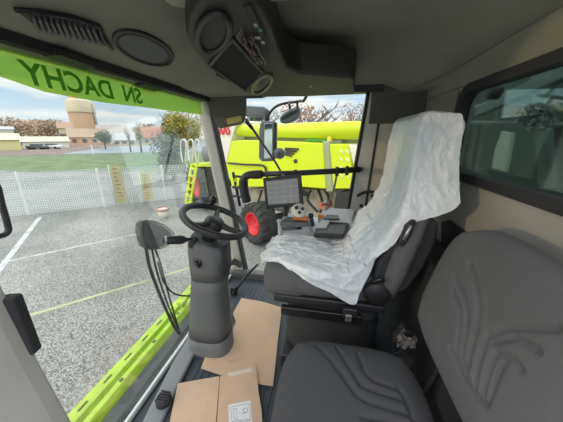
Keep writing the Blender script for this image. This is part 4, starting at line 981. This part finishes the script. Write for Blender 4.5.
# ================================================================== CARDBOARD
def card(pts, z, m=cardb, th=.005): return MB().prism([aZ(x, y, z) for x, y in pts], (0, 0, th))
c1 = empty('cardboard_sheet', aZ(240, 340, .015), 'flattened brown cardboard sheet in front of the driver seat', 'cardboard', 'cardboard sheets on the cab floor')
card([(241.5, 298.5), (262, 302), (282, 308), (278, 340), (273, 386.5), (262, 385), (252, 382), (222, 376), (201, 368.5), (205, 358), (209, 352), (225, 349), (229, 338), (236, 322), (233, 314)], .016).build('sheet', cardb, c1)
mb = MB(); rnd = random.Random(5)
for k in range(6): a = aZ(225+k*2.5+rnd.uniform(-1,1), 360+rnd.uniform(-1.5, 1.5), .0212); mb.tube(smoothpath([a, a+Vector((.012, .008, 0)), a+Vector((.02, -.006, 0)), a+Vector((.03, .004, 0))], 3), .0009, 5)
mb.build('pencil_scribble', mat('faint pencil', (.36, .24, .16), .8), c1)
c2 = empty('cardboard_box_flap', aZ(215, 400, .03), 'nearer flattened cardboard with a white printed label', 'cardboard', 'cardboard sheets on the cab floor')
card([(178, 384), (218, 377), (219.5, 377.5), (216, 424), (214, 450), (165, 450), (170, 422)], .026).build('left_flap', cardb, c2)
card([(220, 377.5), (230, 371), (254, 365.5), (256.5, 370), (258.5, 392), (261.5, 410), (264, 450), (215, 450), (217, 424)], .027).build('right_flap', cardb, c2)
card([(227.5, 373.3), (251, 367.8), (252.5, 371.5), (229, 377)], .0325, th=.001).build('torn_edge', mat('torn pale board', (.68, .56, .46), .9), c2)
lab = card([(228.5, 405), (250.5, 400.5), (254.5, 450), (229.5, 450)], .0325, th=.0008).build('printed_label', mat('white label', (.78, .76, .74), .6), c2)
mb = MB()
def pl(pts, r=.0009):
    for a, b in zip(pts[:-1], pts[1:]): mb.bar(aZ(*a, .0338), aZ(*b, .0338), r*2, .0006)
pl([(230.5, 407), (249, 403.2), (250.8, 419), (232, 421.5), (230.5, 407)]); pl([(233, 409), (236, 408.5), (237.5, 419), (234.5, 419.5), (233, 409)])
pl([(239, 413), (240, 412.8)]); pl([(243, 409), (246, 407.5), (248, 410), (246, 413), (243.5, 412), (243, 409)]); pl([(241.5, 414), (247, 412)]); pl([(232, 423), (251, 420.5)])
mb.build('label_print', mat('grey ink', (.25, .25, .26), .7), lab)

# ================================================================== BEHIND THE REAR WINDOW
tk = empty('grain_tank', (1.5, 1.5, .8), 'dark teal machine body seen through the tinted rear window', 'machine body')
teal = mat('dark teal paint', (.075, .10, .09), .5, var=.15, vscale=2); tealL = mat('grey green frame', (.20, .25, .23), .5)
MB().box((1.75, 1.8, .7), (.1, 4.2, 2.2)).build('body_panel', teal, tk)
MB().tube([aX(450, 122, 1.5), aX(600, 126, 1.5)], .02, 8).build('upper_pipe', tealL, tk)
MB().bar(aX(478, 112, 1.35), aX(600, 56, 1.35), .06, .09).build('diagonal_beam', tealL, tk, bevel=.01)
MB().bar(aX(450, 105, 1.45), aX(600, 108, 1.45), .05, .03).build('rail', tealL, tk)
MB().bar(aX(455, 130, 1.6), aX(452, 190, 1.6), .05, .12).build('stay', mat('dim grey frame', (.12, .14, .13), .5), tk)
MB().bar(aX(538, 60, 1.6), aX(548, 190, 1.6), .05, .10).build('stay', tealL, tk)
MB().lathe([(.001, -.03), (.05, -.03), (.055, .03), (.001, .04)], aX(494, 92, 1.2), (1, 0, 0), 18).build('lamp', blk, tk)
MB().tube([aX(462, 112, 1.1), aX(485, 103, 1.1)], .004, 6).build('wire', white, tk)
fo = MB(); rnd = random.Random(21); G = []
for i in range(22):
    row = []
    for j in range(14):
        px = 515+i*1.9+rnd.uniform(-1, 1); ed = 9*math.sin(PI*(i+.5)/22)
        py = 119+(j-6.5)/6.5*(4+ed)+rnd.uniform(-1.5, 1.5); row.append(aX(px, py, 1.30+rnd.uniform(-.03, .03)))
    G.append(row)
tag(fo.grid(G, False).build('foil_reflection', mat('plastic reflection', (.35, .38, .36), .25)), 'crumpled pale sheet standing in for a plastic reflection in the rear window', 'plastic sheet')  # reflection of plastic in the rear glass, modelled as a sheet
tag(MB().prism([aX(x, y, 1.32) for x, y in ((501, 131), (511, 133), (508, 152), (504, 172), (491, 168), (494, 150))], (.03, 0, 0)).build('cream_reflection', mat('pale cream', (.62, .64, .50), .6), bevel=.006), 'pale cream angled piece standing in for a reflection in the rear window', 'bracket')  # cream streak reflected in the rear glass, modelled as a solid piece

# cab platform underneath so the cab floor does not hover over nothing
struct(MB().box((-.12, 1.15, -.30), (1.40, 1.5, .44)).build('cab_underframe', blk))
